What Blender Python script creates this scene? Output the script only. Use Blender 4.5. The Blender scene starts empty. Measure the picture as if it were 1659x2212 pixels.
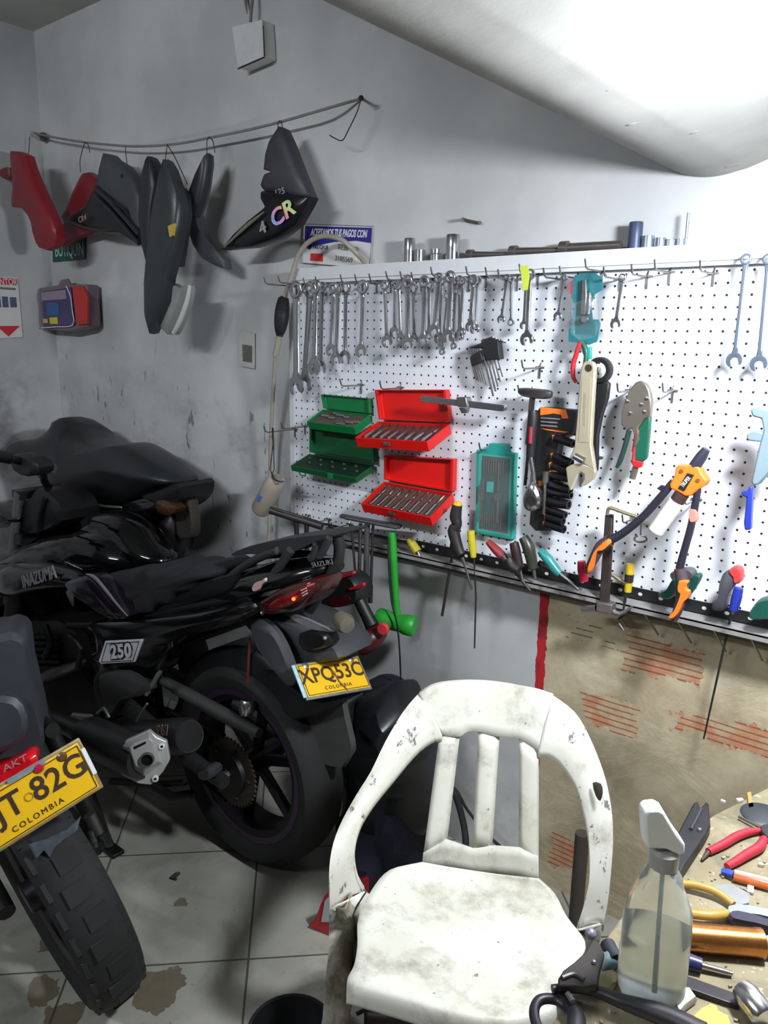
import bpy, math, random
import numpy as np
from mathutils import Matrix, Vector
random.seed(7)
C = bpy.context.scene.collection
# ---------------------------------------------------------------- camera
F = 1690.0
RC = np.array([[0.7730009, 0.634224, 0.0151496], [0.1493974, -0.1587753, -0.9759461], [-0.616563, 0.7566706, -0.2174849]])
CP = np.array([1.83352, -1.81665, 1.55])
cam_d = bpy.data.cameras.new('camera'); cam = bpy.data.objects.new('camera', cam_d); C.objects.link(cam)
cam_d.sensor_fit = 'HORIZONTAL'; cam_d.sensor_width = 36.0; cam_d.lens = 36.0 * F / 1659.0
cam_d.clip_start = 0.02
m = Matrix.Identity(4)
for i in range(3):
    m[i][0] = RC[0][i]; m[i][1] = -RC[1][i]; m[i][2] = -RC[2][i]; m[i][3] = CP[i]
cam.matrix_world = m
sc = bpy.context.scene; sc.camera = cam
sc.view_settings.view_transform = 'Standard'; sc.view_settings.look = 'None'
sc.view_settings.gamma = 1.0; sc.view_settings.use_curve_mapping = False
sc.view_settings.exposure = 0.0
# ---------------------------------------------------------------- light
world = bpy.data.worlds.new('world'); sc.world = world; world.use_nodes = True
world.node_tree.nodes['Background'].inputs[0].default_value = (0.80, 0.88, 1.0, 1)
world.node_tree.nodes['Background'].inputs[1].default_value = 0.06
LAMP_POS = (1.75, -0.65, 1.83)
LAMP_R = 0.085
LAMP_STRENGTH = 4600.0
def area(name, loc, target, sx, sy, power, col):
    l = bpy.data.lights.new(name, 'AREA'); l.shape = 'RECTANGLE'; l.size = sx; l.size_y = sy; l.energy = power; l.color = col
    o = bpy.data.objects.new(name, l); C.objects.link(o); o.location = loc
    d = Vector(target) - Vector(loc); o.rotation_euler = d.to_track_quat('-Z', 'Y').to_euler()
    return o
area('tube_light', (0.35, -3.1, 2.60), (-0.3, 0.0, 0.9), 1.2, 0.06, 40.0, (0.90, 0.95, 1.0))

# ---------------------------------------------------------------- pixel -> place
def ray(x, y): return RC.T @ np.array([(x - 829.5) / F, (y - 1106.0) / F, 1.0])
def W(x, y, Y=0.0):
    d = ray(x, y); return CP + d * ((Y - CP[1]) / d[1])
def WZ(x, y, Z):
    d = ray(x, y); return CP + d * ((Z - CP[2]) / d[2])
def WX(x, y, X):
    d = ray(x, y); return CP + d * ((X - CP[0]) / d[0])
def WP(x, y, p, n):
    d = ray(x, y); n = np.array(n, float); return CP + d * (((np.array(p) - CP) @ n) / (d @ n))
# ---------------------------------------------------------------- objects
PW = {}
XF = Matrix.Identity(4)
def setxf(mat=None):
    global XF
    XF = mat if mat is not None else Matrix.Identity(4)
def tag(o, label, cat, group=None):
    o['label'] = label; o['category'] = cat
    if group: o['group'] = group
    return o
def thing(name, label, cat, loc=(0, 0, 0), group=None):
    o = bpy.data.objects.new(name, None); C.objects.link(o); o.empty_display_size = 0.05
    o.location = loc; PW[o] = Matrix.Translation(Vector(loc))
    return tag(o, label, cat, group)
def O(name, geo, mat, parent=None, smooth=True, bev=0.0, seg=2, solid=0.0, sub=0, ang=40):
    v = [XF @ Vector(p) for p in geo[0]]
    if parent is None:
        a = np.array([list(p) for p in v]); lo, hi = a.min(0), a.max(0)
        base = Matrix.Translation(Vector(((lo[0] + hi[0]) / 2, (lo[1] + hi[1]) / 2, lo[2])))
    else: base = PW[parent]
    inv = base.inverted()
    me = bpy.data.meshes.new(name); me.from_pydata([inv @ p for p in v], [], [list(f) for f in geo[1]]); me.validate(); me.update()
    mats = mat if isinstance(mat, (list, tuple)) else [mat]
    for k in mats: me.materials.append(k)
    o = bpy.data.objects.new(name, me); C.objects.link(o)
    if parent is None: o.matrix_world = base
    else: o.parent = parent
    PW[o] = base
    for p in me.polygons: p.use_smooth = smooth
    if len(geo) > 2:
        for p, mi in zip(me.polygons, geo[2]): p.material_index = mi
    import bmesh
    bm = bmesh.new(); bm.from_mesh(me); bmesh.ops.recalc_face_normals(bm, faces=bm.faces)
    if smooth and not sub:
        for e in bm.edges:
            if len(e.link_faces) == 2 and e.calc_face_angle(0) > math.radians(ang): e.smooth = False
    bm.to_mesh(me); bm.free()
    if solid:
        md = o.modifiers.new('solid', 'SOLIDIFY'); md.thickness = solid; md.offset = 0
    if bev:
        md = o.modifiers.new('bevel', 'BEVEL'); md.width = bev; md.segments = seg; md.limit_method = 'ANGLE'; md.angle_limit = math.radians(35)
    if sub:
        md = o.modifiers.new('sub', 'SUBSURF'); md.levels = sub; md.render_levels = sub
    return o
def struct(name, geo, mat, **k):
    o = O(name, geo, mat, **k); o['kind'] = 'structure'; return o
# ---------------------------------------------------------------- shapes: (verts, faces)
def comb(*gs):
    V, Fc = [], []
    for g in gs:
        n = len(V); V += [tuple(p) for p in g[0]]; Fc += [[i + n for i in f] for f in g[1]]
    return V, Fc
def box(c, s, R=None):
    v = []
    for x in (-.5, .5):
        for y in (-.5, .5):
            for z in (-.5, .5):
                p = Vector((x * s[0], y * s[1], z * s[2]))
                if R is not None: p = R @ p
                v.append(tuple(p + Vector(c)))
    return v, [[0, 1, 3, 2], [4, 6, 7, 5], [0, 4, 5, 1], [2, 3, 7, 6], [0, 2, 6, 4], [1, 5, 7, 3]]
def bar(a, b, w, h, up=(0, 0, 1)):
    a, b = Vector(a), Vector(b); z = (b - a).normalized(); x = z.cross(Vector(up))
    if x.length < 1e-4: x = z.cross(Vector((0, 1, 0)))
    x.normalize(); y = x.cross(z)
    v = []
    for e in (a, b):
        for s, t in ((-1, -1), (1, -1), (1, 1), (-1, 1)): v.append(tuple(e + x * s * w / 2 + y * t * h / 2))
    return v, [[3, 2, 1, 0], [4, 5, 6, 7], [0, 1, 5, 4], [1, 2, 6, 5], [2, 3, 7, 6], [3, 0, 4, 7]]
def prism(poly, vec):
    n = len(poly); vec = np.array(vec, float)
    v = [tuple(p) for p in poly] + [tuple(np.array(p) + vec) for p in poly]
    f = [list(range(n))[::-1], list(range(n, 2 * n))] + [[i, (i + 1) % n, n + (i + 1) % n, n + i] for i in range(n)]
    return v, f
def gpx(pts, Y, th=0.01): return prism([W(x, y, Y) for x, y in pts], (0, th, 0))
def gpz(pts, Z, th=0.01): return prism([WZ(x, y, Z) for x, y in pts], (0, 0, -th))
def rings(secs, cap=True, closed=True):
    n = len(secs[0]); V = [tuple(p) for s in secs for p in s]; f = []
    for k in range(len(secs) - 1):
        for i in range(n if closed else n - 1):
            j = (i + 1) % n; f.append([k * n + i, k * n + j, (k + 1) * n + j, (k + 1) * n + i])
    if cap: f += [list(range(n))[::-1], [(len(secs) - 1) * n + i for i in range(n)]]
    return V, f
def spline(pts, k=6, closed=False):
    P = [np.array(p, float) for p in pts]; n = len(P); out = []
    rng = range(n) if closed else range(n - 1)
    for i in rng:
        if closed: a, b, c, d = P[(i - 1) % n], P[i], P[(i + 1) % n], P[(i + 2) % n]
        else: a, b, c, d = P[max(i - 1, 0)], P[i], P[i + 1], P[min(i + 2, n - 1)]
        for t in np.arange(k) / k:
            out.append(.5 * (2 * b + (c - a) * t + (2 * a - 5 * b + 4 * c - d) * t * t + (3 * b - a - 3 * c + d) * t ** 3))
    if not closed: out.append(P[-1])
    return out
def tube(pts, r, n=10, closed=False, k=0, sx=1.0):
    if k: pts = spline(pts, k, closed)
    P = [Vector(p) for p in pts]; m_ = len(P)
    if isinstance(r, (int, float)): rr = [r] * m_
    else: rr = [float(np.interp(i / (m_ - 1), np.linspace(0, 1, len(r)), r)) for i in range(m_)]
    nx = None; secs = []
    for i in range(m_):
        if closed: t = P[(i + 1) % m_] - P[i - 1]
        else: t = P[min(i + 1, m_ - 1)] - P[max(i - 1, 0)]
        if t.length < 1e-9: t = Vector((0, 0, 1))
        t.normalize()
        if nx is None:
            nx = t.cross(Vector((0, 0, 1)))
            if nx.length < .1: nx = t.cross(Vector((1, 0, 0)))
        nx = nx - t * nx.dot(t); nx.normalize(); ny = t.cross(nx)
        secs.append([P[i] + (nx * math.cos(2 * math.pi * j / n) * sx + ny * math.sin(2 * math.pi * j / n)) * rr[i] for j in range(n)])
    if closed:
        V, f = rings(secs, cap=False); L = (m_ - 1) * n
        f += [[L + i, L + (i + 1) % n, (i + 1) % n, i] for i in range(n)]
        return V, f
    return rings(secs)
def frame(axis):
    z = Vector(axis).normalized(); x = z.cross(Vector((0, 0, 1)))
    if x.length < .05: x = Vector((1, 0, 0))
    x.normalize(); return x, z.cross(x), z
def lathe(prof, o, axis=(0, 0, 1), n=24, loop=False, sc2=(1, 1)):
    x, y, z = frame(axis); o = Vector(o)
    secs = [[o + z * h + (x * math.cos(2 * math.pi * i / n) * sc2[0] + y * math.sin(2 * math.pi * i / n) * sc2[1]) * max(r, 1e-5) for i in range(n)] for r, h in prof]
    if loop: return rings(secs + [secs[0]], cap=False)
    return rings(secs)
def cyl(a, b, r, n=16, r2=None):
    a, b = Vector(a), Vector(b); return lathe([(r, 0), (r if r2 is None else r2, (b - a).length)], a, b - a, n)
def sph(c, r, n=16):
    if isinstance(r, (int, float)): r = (r, r, r)
    secs = [[(c[0] + r[0] * max(math.sin(t), 1e-4) * math.cos(2 * math.pi * i / n), c[1] + r[1] * max(math.sin(t), 1e-4) * math.sin(2 * math.pi * i / n), c[2] - r[2] * math.cos(t)) for i in range(n)] for t in np.linspace(0, math.pi, n // 2 + 1)]
    return rings(secs)
def pillow(px, ys, k=3, sharp=False):
    """outline traced at its own distance, given a rounded body: ys = [(y, scale), ...]"""
    mid = sum(y for y, s in ys) / len(ys)
    P = [W(x, y, mid) for x, y in px]
    return pillow3(P, [(y - mid, s) for y, s in ys], k, sharp)
def pillow3(P, ds, k=3, sharp=False, nrm=(0, 1, 0)):
    if not sharp: P = spline(P, k, True)
    P = np.array(P); c = P.mean(0); nrm = np.array(nrm, float)
    return rings([[c + (p - c) * s + nrm * d for p in P] for d, s in ds])
def dome(px, y, hw, p=2.4, n=9, k=4, sharp=False, tmin=.97):
    P = [W(a, b, y) for a, b in px]
    return pillow3(P, [(t * hw, (1 - abs(t) ** p) ** (1 / p)) for t in np.sin(np.linspace(-1, 1, n) * math.asin(tmin))], k, sharp)
def grid(rows, mats=None):
    n = len(rows[0]); V = [tuple(p) for r in rows for p in r]
    return V, [[a * n + i, a * n + i + 1, (a + 1) * n + i + 1, (a + 1) * n + i] for a in range(len(rows) - 1) for i in range(n - 1)]
def lump(c, r, seed, n=20, amp=.18):
    rnd = random.Random(seed); ph = [(rnd.uniform(1.5, 4), rnd.uniform(1.5, 4), rnd.uniform(0, 6), rnd.uniform(.3, 1)) for _ in range(7)]
    V, f = sph((0, 0, 0), 1.0, n); o = []
    for p in V:
        d = 1 + amp * sum(a * math.sin(k1 * p[0] * 1.7 + k2 * p[2] * 1.5 + q + p[1] * k1) for k1, k2, q, a in ph) / 2.2
        o.append((c[0] + p[0] * r[0] * d, c[1] + p[1] * r[1] * d, c[2] + p[2] * r[2] * d))
    return o, f
def text(name, s, org, right, up, h, mat, parent, ext=0.0006, xs=1.0, shear=0.0, align='CENTER', bold=0.0, sp=1.0):
    cu = bpy.data.curves.new('t', 'FONT'); cu.body = s; cu.size = h / 0.70; cu.extrude = ext; cu.align_x = align; cu.align_y = 'CENTER'; cu.shear = shear; cu.offset = bold; cu.space_character = sp; cu.resolution_u = 3
    t = bpy.data.objects.new('t', cu); C.objects.link(t); bpy.context.view_layer.update()
    me = t.evaluated_get(bpy.context.evaluated_depsgraph_get()).to_mesh()
    V = [tuple(v.co) for v in me.vertices]; Fc = [list(p.vertices) for p in me.polygons]
    bpy.data.objects.remove(t); bpy.data.curves.remove(cu)
    r = Vector(right).normalized(); u = Vector(up); u = (u - r * u.dot(r)).normalized(); n = r.cross(u); og = Vector(org)
    return O(name, ([tuple(og + r * x * xs + u * y + n * z) for x, y, z in V], Fc), mat, parent, smooth=False)
# ---------------------------------------------------------------- materials
def lin(c): return tuple(((v / 255) / 12.92 if v / 255 <= .04045 else ((v / 255 + .055) / 1.055) ** 2.4) for v in c)
class N:
    def __init__(s, name):
        s.m = bpy.data.materials.new(name); s.m.use_nodes = True; s.t = s.m.node_tree; s.b = s.t.nodes['Principled BSDF']
    def n(s, t, **k):
        x = s.t.nodes.new(t)
        for a, v in k.items(): setattr(x, a, v)
        return x
    def l(s, a, b): s.t.links.new(a, b)
    def val(s, x, i): 
        if hasattr(x, 'is_output') or isinstance(x, bpy.types.NodeSocket): s.l(x, i)
        else: i.default_value = x
    def math(s, op, a, b=0.0, c=0.0, clamp=False):
        x = s.n('ShaderNodeMath', operation=op, use_clamp=clamp)
        s.val(a, x.inputs[0]); s.val(b, x.inputs[1]); s.val(c, x.inputs[2]); return x.outputs[0]
    def co(s, kind='Object'): return s.n('ShaderNodeTexCoord').outputs[kind]
    def geo(s): return s.n('ShaderNodeNewGeometry').outputs['Position']
    def sep(s, v):
        x = s.n('ShaderNodeSeparateXYZ'); s.l(v, x.inputs[0]); return x.outputs
    def noise(s, v, scale, detail=4, rough=.55, dist=0.0, stretch=None):
        if stretch:
            mp = s.n('ShaderNodeMapping'); mp.inputs['Scale'].default_value = stretch; s.l(v, mp.inputs[0]); v = mp.outputs[0]
        x = s.n('ShaderNodeTexNoise'); s.l(v, x.inputs['Vector']); x.inputs['Scale'].default_value = scale; x.inputs['Detail'].default_value = detail; x.inputs['Roughness'].default_value = rough; x.inputs['Distortion'].default_value = dist
        return x.outputs['Fac']
    def ramp(s, f, a, b):
        x = s.n('ShaderNodeMapRange'); x.interpolation_type = 'SMOOTHSTEP'; s.l(f, x.inputs[0]); x.inputs[1].default_value = a; x.inputs[2].default_value = b; return x.outputs[0]
    def mix(s, f, a, b):
        x = s.n('ShaderNodeMix', data_type='RGBA'); s.val(f, x.inputs[0])
        for v, i in ((a, 6), (b, 7)):
            if isinstance(v, tuple): x.inputs[i].default_value = (*v[:3], 1)
            else: s.l(v, x.inputs[i])
        return x.outputs[2]
    def bump(s, h, st=.3, d=.002):
        x = s.n('ShaderNodeBump'); s.l(h, x.inputs['Height']); x.inputs['Strength'].default_value = st; x.inputs['Distance'].default_value = d; s.l(x.outputs[0], s.b.inputs['Normal'])
    def col(s, c):
        if isinstance(c, tuple): s.b.inputs['Base Color'].default_value = (*c[:3], 1)
        else: s.l(c, s.b.inputs['Base Color'])
MC = {}
def mat(name, c, rough=.5, metal=0.0, var=.12, sc_=35.0, bump=0.0, coat=0.0, dirt=None, trans=0.0, emit=0.0, alpha=1.0, ior=1.45):
    if name in MC: return MC[name]
    k = N(name); v = k.co(); base = lin(c); f = k.noise(v, sc_)
    dk = tuple(x * (1 - var * 1.6) for x in base); lt = tuple(min(1, x * (1 + var)) for x in base)
    cc = k.mix(f, dk, lt)
    if dirt: cc = k.mix(k.math('MULTIPLY', k.ramp(k.noise(v, dirt[1], 6, .65), .52, .68), dirt[2] if len(dirt) > 2 else .8), cc, lin(dirt[0]))
    k.col(cc)
    k.b.inputs['Metallic'].default_value = metal
    k.l(k.math('ADD', k.math('MULTIPLY', f, .12), rough - .06, clamp=True), k.b.inputs['Roughness'])
    if bump: k.bump(k.noise(v, sc_ * 6), bump, .001)
    if coat: k.b.inputs['Coat Weight'].default_value = coat; k.b.inputs['Coat Roughness'].default_value = .08
    if trans: k.b.inputs['Transmission Weight'].default_value = trans; k.b.inputs['IOR'].default_value = ior
    if alpha < 1: k.b.inputs['Alpha'].default_value = alpha
    if emit: k.b.inputs['Emission Color'].default_value = (*base, 1); k.b.inputs['Emission Strength'].default_value = emit
    MC[name] = k.m; return k.m
# ================================================================ room
WY = 0.04; CEIL = 2.772; LX = -1.60
def wall_mat():
    k = N('painted_wall'); v = k.geo(); x, y, z = k.sep(v)
    big = k.noise(v, 1.6, 5, .6); fine = k.noise(v, 28, 5, .6)
    paint = k.mix(k.ramp(big, .35, .7), lin((176, 178, 180)), lin((200, 201, 200)))
    # whitish filler patches
    paint = k.mix(k.math('MULTIPLY', k.ramp(k.noise(v, 2.3, 3, .5, .6), .60, .66), .35), paint, lin((222, 222, 218)))
    # greasy smudges low on the left half, thinning out upwards
    low = k.math('MULTIPLY', k.ramp(z, 1.75, 1.0), k.ramp(x, 0.3, -0.1))
    sm = k.math('MULTIPLY', k.ramp(k.noise(v, 5.5, 6, .7), .46, .72), low)
    paint = k.mix(k.math('MULTIPLY', sm, .40), paint, lin((88, 86, 82)))
    st = k.ramp(k.noise(v, 34, 3, .6, 0, (1, 1, .32)), .64, .70)
    paint = k.mix(k.math('MULTIPLY', k.math('MULTIPLY', st, low), .75), paint, lin((40, 40, 42)))
    # dirt under the tool rail and near the floor
    fl = k.math('MULTIPLY', k.ramp(z, .5, .05), k.ramp(k.noise(v, 6, 5, .6), .35, .7))
    paint = k.mix(k.math('MULTIPLY', fl, .5), paint, lin((96, 94, 92)))
    sp = k.math('MULTIPLY', k.ramp(k.noise(v, 9, 6, .7), .58, .74), k.ramp(z, .96, .9))
    paint = k.mix(k.math('MULTIPLY', sp, .4), paint, lin((80, 80, 80)))
    # red painted stripe
    wob = k.math('MULTIPLY', k.math('SUBTRACT', k.noise(v, 40, 3), .5), .012); xs = k.math('ADD', x, wob)
    stripe = k.math('MULTIPLY', k.math('MULTIPLY', k.math('GREATER_THAN', xs, .877), k.math('LESS_THAN', xs, .908)), k.math('LESS_THAN', z, .945))
    paint = k.mix(stripe, paint, k.mix(k.ramp(k.noise(v, 14), .45, .6), lin((168, 24, 34)), lin((120, 22, 30))))
    # bare render with exposed grooved bricks
    raw = k.mix(k.ramp(k.noise(v, 4.5, 6, .65), .3, .7), lin((160, 146, 118)), lin((192, 180, 152)))
    raw = k.mix(k.math('MULTIPLY', k.ramp(k.noise(v, 3.2, 5, .6, .3), .50, .70), .5), raw, lin((112, 98, 76)))
    bm = None
    for cx, cz, sx, sz in ((1.225, .775, .095, .045), (1.09, .59, .082, .042), (1.39, .637, .12, .03), (1.02, .128, .055, .045), (1.04, .80, .08, .03)):
        e = k.math('MULTIPLY', k.math('SUBTRACT', k.noise(v, 13, 5, .7), .5), .13)
        q = k.math('MULTIPLY', k.math('LESS_THAN', k.math('ADD', k.math('ABSOLUTE', k.math('SUBTRACT', x, cx)), e), sx), k.math('LESS_THAN', k.math('ADD', k.math('ABSOLUTE', k.math('SUBTRACT', z, cz)), e), sz))
        if cz == .80: grooves_only = q
        else: bm = q if bm is None else k.math('MAXIMUM', bm, q)
    brick = k.mix(k.ramp(k.noise(v, 15, 5, .7), .38, .62), lin((180, 122, 90)), lin((184, 160, 130)))
    gz = k.math('ADD', z, k.math('MULTIPLY', k.noise(v, 6, 2), .006))
    gr = k.math('GREATER_THAN', k.math('FRACT', k.math('MULTIPLY', gz, 62.0)), .76)
    raw = k.mix(bm, raw, brick)
    groove = k.math('MULTIPLY', gr, k.math('MAXIMUM', bm, k.math('MULTIPLY', grooves_only, k.ramp(k.noise(v, 20, 2), .5, .55))))
    raw = k.mix(k.math('MULTIPLY', groove, .65), raw, lin((66, 48, 36)))
    rawm = k.math('MULTIPLY', k.math('GREATER_THAN', k.math('ADD', x, k.math('MULTIPLY', wob, 1.5)), .905), k.math('LESS_THAN', z, .955))
    k.col(k.mix(rawm, paint, raw)); k.b.inputs['Roughness'].default_value = .8
    h = k.math('ADD', k.math('MULTIPLY', k.noise(v, 9, 8, .65), .4), k.math('MULTIPLY', k.math('MULTIPLY', rawm, k.noise(v, 5.5, 5, .55, .8, (.9, 1, 1.2))), 2.2))
    h = k.math('SUBTRACT', h, k.math('MULTIPLY', groove, 1.2))
    k.bump(h, .6, .006); return k.m
def plain_wall():
    k = N('side_wall_paint'); v = k.geo(); x, y, z = k.sep(v)
    c = k.mix(k.ramp(k.noise(v, 2, 5), .35, .7), lin((165, 168, 170)), lin((190, 191, 190)))
    low = k.ramp(z, 1.62, 1.25); e = k.ramp(y, -.10, .0)
    sm = k.math('MULTIPLY', k.ramp(k.noise(v, 3.5, 5, .6), .36, .66), k.math('MULTIPLY', low, k.math('SUBTRACT', 1.0, k.math('MULTIPLY', e, .7))))
    c = k.mix(k.math('MULTIPLY', sm, .65), c, lin((44, 43, 40)))
    k.col(c); k.b.inputs['Roughness'].default_value = .8; k.bump(k.noise(v, 9, 8, .65), .3, .004); return k.m
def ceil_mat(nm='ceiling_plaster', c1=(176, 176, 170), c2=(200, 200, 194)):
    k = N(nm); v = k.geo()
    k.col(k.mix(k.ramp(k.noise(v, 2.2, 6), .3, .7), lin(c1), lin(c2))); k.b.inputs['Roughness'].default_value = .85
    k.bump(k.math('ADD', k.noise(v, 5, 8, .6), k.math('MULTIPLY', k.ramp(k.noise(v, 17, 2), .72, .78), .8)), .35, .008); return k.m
def floor_mat():
    k = N('floor_tiles'); v = k.geo(); x, y, z = k.sep(v); T = .4400
    u = k.math('MULTIPLY', k.math('ADD', x, y), .70711); w = k.math('MULTIPLY', k.math('SUBTRACT', y, x), .70711)
    fu = k.math('FRACT', k.math('ADD', k.math('DIVIDE', k.math('ADD', u, .142), T), 20.0)); fw = k.math('FRACT', k.math('ADD', k.math('DIVIDE', k.math('ADD', w, .42), T), 20.0))
    du = k.math('MINIMUM', fu, k.math('SUBTRACT', 1.0, fu)); dw = k.math('MINIMUM', fw, k.math('SUBTRACT', 1.0, fw))
    g = k.ramp(k.math('MINIMUM', du, dw), .0085, .0035)
    c = k.mix(k.ramp(k.noise(v, 2.4, 6, .6), .3, .7), lin((132, 132, 122)), lin((166, 165, 154)))
    c = k.mix(k.math('MULTIPLY', k.ramp(k.noise(v, 3.6, 6, .65, .8), .5, .72), .5), c, lin((84, 82, 74)))
    c = k.mix(k.math('MULTIPLY', k.ramp(k.noise(v, 55, 3), .68, .74), .5), c, lin((60, 58, 52)))
    chip = None
    for cx, cy, r in ((.415, -.915, .066), (.31, -1.10, .035), (.20, -1.09, .04), (.07, -1.0, .03), (.345, -.62, .013), (.20, -.70, .016)):
        d = k.math('ADD', k.math('POWER', k.math('SUBTRACT', x, cx), 2.0), k.math('POWER', k.math('SUBTRACT', y, cy), 2.0))
        q = k.math('LESS_THAN', k.math('ADD', k.math('SQRT', d), k.math('MULTIPLY', k.math('SUBTRACT', k.noise(v, 14, 3), .5), .11)), r)
        chip = q if chip is None else k.math('MAXIMUM', chip, q)
    c = k.mix(k.math('MULTIPLY', chip, .85), c, k.mix(k.noise(v, 40), lin((78, 68, 52)), lin((112, 100, 80))))
    c = k.mix(k.math('MULTIPLY', g, .85), c, lin((58, 56, 50)))
    k.col(c); k.l(k.math('ADD', k.math('MULTIPLY', k.noise(v, 6, 4), .35), .22), k.b.inputs['Roughness'])
    k.bump(k.math('SUBTRACT', 0.0, k.math('MAXIMUM', g, k.math('MULTIPLY', chip, .8))), .5, .003); return k.m
MW, ML, MCE, MF = wall_mat(), plain_wall(), ceil_mat(), floor_mat()
struct('floor', box((1.2, -2.0, -.025), (6.0, 4.6, .05)), MF, smooth=False)
struct('wall_back', box((1.1, WY + .05, CEIL / 2), (5.6, .10, CEIL)), MW, smooth=False)
struct('wall_left', box((LX - .05, -2.0, CEIL / 2), (.10, 4.18, CEIL)), ML, smooth=False)
struct('ceiling', box((1.1, -2.0, CEIL + .05), (5.6, 4.2, .10)), MCE, smooth=False)
# sloping underside of a stair, running down to a rounded lower end beside the lamp
prof = [(.10, CEIL), (.556, 2.40), (.85, 2.156), (1.06, 1.983), (1.12, 1.938), (1.17, 1.912), (1.225, 1.902), (1.28, 1.908), (1.34, 1.925), (1.6, 2.02), (2.4, 2.32), (3.6, CEIL)]
prof = [tuple(p)[:2] for p in spline([(a, b, 0) for a, b in prof], 5)]
poly = [(a, WY - .002, b) for a, b in prof]
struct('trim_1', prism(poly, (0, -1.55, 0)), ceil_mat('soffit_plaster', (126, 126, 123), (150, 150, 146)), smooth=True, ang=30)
# ---------------------------------------------------------------- common paints
white_metal = mat('white_metal', (205, 207, 210), .45, 0, .06)
chrome = mat('chrome', (196, 196, 198), .20, .97, .10, 60)
steel = mat('steel', (150, 148, 146), .35, .95, .15, 60)
darksteel = mat('dark_steel', (70, 68, 68), .42, .7, .2, 50)
blackp = mat('black_plastic', (26, 26, 28), .5, 0, .25, 40)
blackg = mat('black_gloss', (10, 10, 12), .16, 0, .2, 20, coat=.6)
rubber = mat('rubber', (24, 24, 25), .8, 0, .25, 60, bump=.3)
greyp = mat('grey_plastic', (72, 74, 78), .5, 0, .12, 20)
white_p = mat('white_plastic', (225, 226, 224), .45, 0, .05)
orange = mat('orange_plastic', (238, 120, 40), .4, 0, .08)
redp = mat('red_plastic', (186, 34, 44), .4, 0, .12)
yellow = mat('yellow_plastic', (196, 182, 40), .35, 0, .12)
green = mat('green_plastic', (20, 84, 66), .4, 0, .12)
teal = mat('teal_plastic', (38, 150, 140), .4, 0, .10)
blue = mat('blue_plastic', (34, 52, 150), .4, 0, .1)
inkw = mat('white_print', (220, 220, 222), .6, 0, .05)
inkk = mat('black_print', (30, 28, 28), .6, 0, .08)
clear = mat('clear_plastic', (225, 230, 228), .10, 0, .03, 20, alpha=.05)
wire = mat('dark_wire', (52, 48, 46), .5, .6, .2)
# ---------------------------------------------------------------- the lamp
bulb_m = mat('bulb_glow', (244, 249, 255), .3, 0, .01, emit=LAMP_STRENGTH / 10)
lp = thing('light_bulb', 'glowing white bulb hanging under the stair beside the right end of the tool board', 'lamp', LAMP_POS)
lx, ly, lz = LAMP_POS
O('bulb', sph((lx, ly, lz), LAMP_R, 24), bulb_m, lp)
capr = LAMP_R + .004
O('reflector', lathe([(capr * math.sin(t), capr * math.cos(t)) for t in np.linspace(1.42, .12, 14)] + [(.012, capr + .012), (.018, capr + .012)] + [((capr + .003) * math.sin(t), (capr + .003) * math.cos(t)) for t in np.linspace(.2, 1.42, 14)], LAMP_POS, (0, 0, 1), 28, loop=True), white_p, lp)
O('cord', tube([(lx, ly, lz + capr), (lx, ly, 2.085)], .004, 8), white_p, lp)
# ================================================================ tool board
HZ = 1.44737; HP = .0254
def board_mat():
    k = N('perforated_board'); v = k.geo(); x, y, z = k.sep(v)
    fx = k.math('SUBTRACT', k.math('FRACT', k.math('ADD', k.math('DIVIDE', x, HP), 50.5)), .5)
    fz = k.math('SUBTRACT', k.math('FRACT', k.math('ADD', k.math('DIVIDE', k.math('SUBTRACT', z, HZ), HP), 100.5)), .5)
    d = k.math('SQRT', k.math('ADD', k.math('MULTIPLY', fx, fx), k.math('MULTIPLY', fz, fz)))
    hole = k.ramp(d, .125, .100)
    c = k.mix(k.ramp(k.noise(v, 5, 5), .3, .7), lin((214, 217, 226)), lin((228, 230, 236)))
    c = k.mix(k.math('MULTIPLY', k.ramp(k.noise(v, 7, 6, .7), .58, .75), .35), c, lin((140, 140, 146)))
    k.col(k.mix(hole, c, lin((34, 34, 40)))); k.b.inputs['Roughness'].default_value = .35
    k.bump(k.math('SUBTRACT', 1.0, hole), .4, .002); return k.m
bd = thing('tool_board', 'white perforated metal tool board covered in hanging tools on the back wall', 'tool board', (.9, 0, .94))
O('panel', box((.96, .0075, 1.333), (2.0, .015, .76)), board_mat(), bd, smooth=False)
O('panel', box((-.048, .012, 1.325), (.018, .022, .77)), white_metal, bd, smooth=False)
O('batten', box((.96, .0265, 1.60), (1.96, .023, .04)), white_metal, bd, smooth=False)
O('batten', box((.96, .0265, 1.05), (1.96, .023, .04)), white_metal, bd, smooth=False)
# top ledge
sh = thing('ledge_shelf', 'narrow white folded metal ledge along the top of the tool board', 'shelf', (.9, 0, 1.71))
O('ledge', comb(box((.97, .004, 1.7545), (1.94, .069, .003)), box((.97, -.0295, 1.738), (1.94, .003, .035)), box((.97, -.024, 1.717), (1.94, .003, .012))), white_metal, sh, smooth=False)
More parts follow.
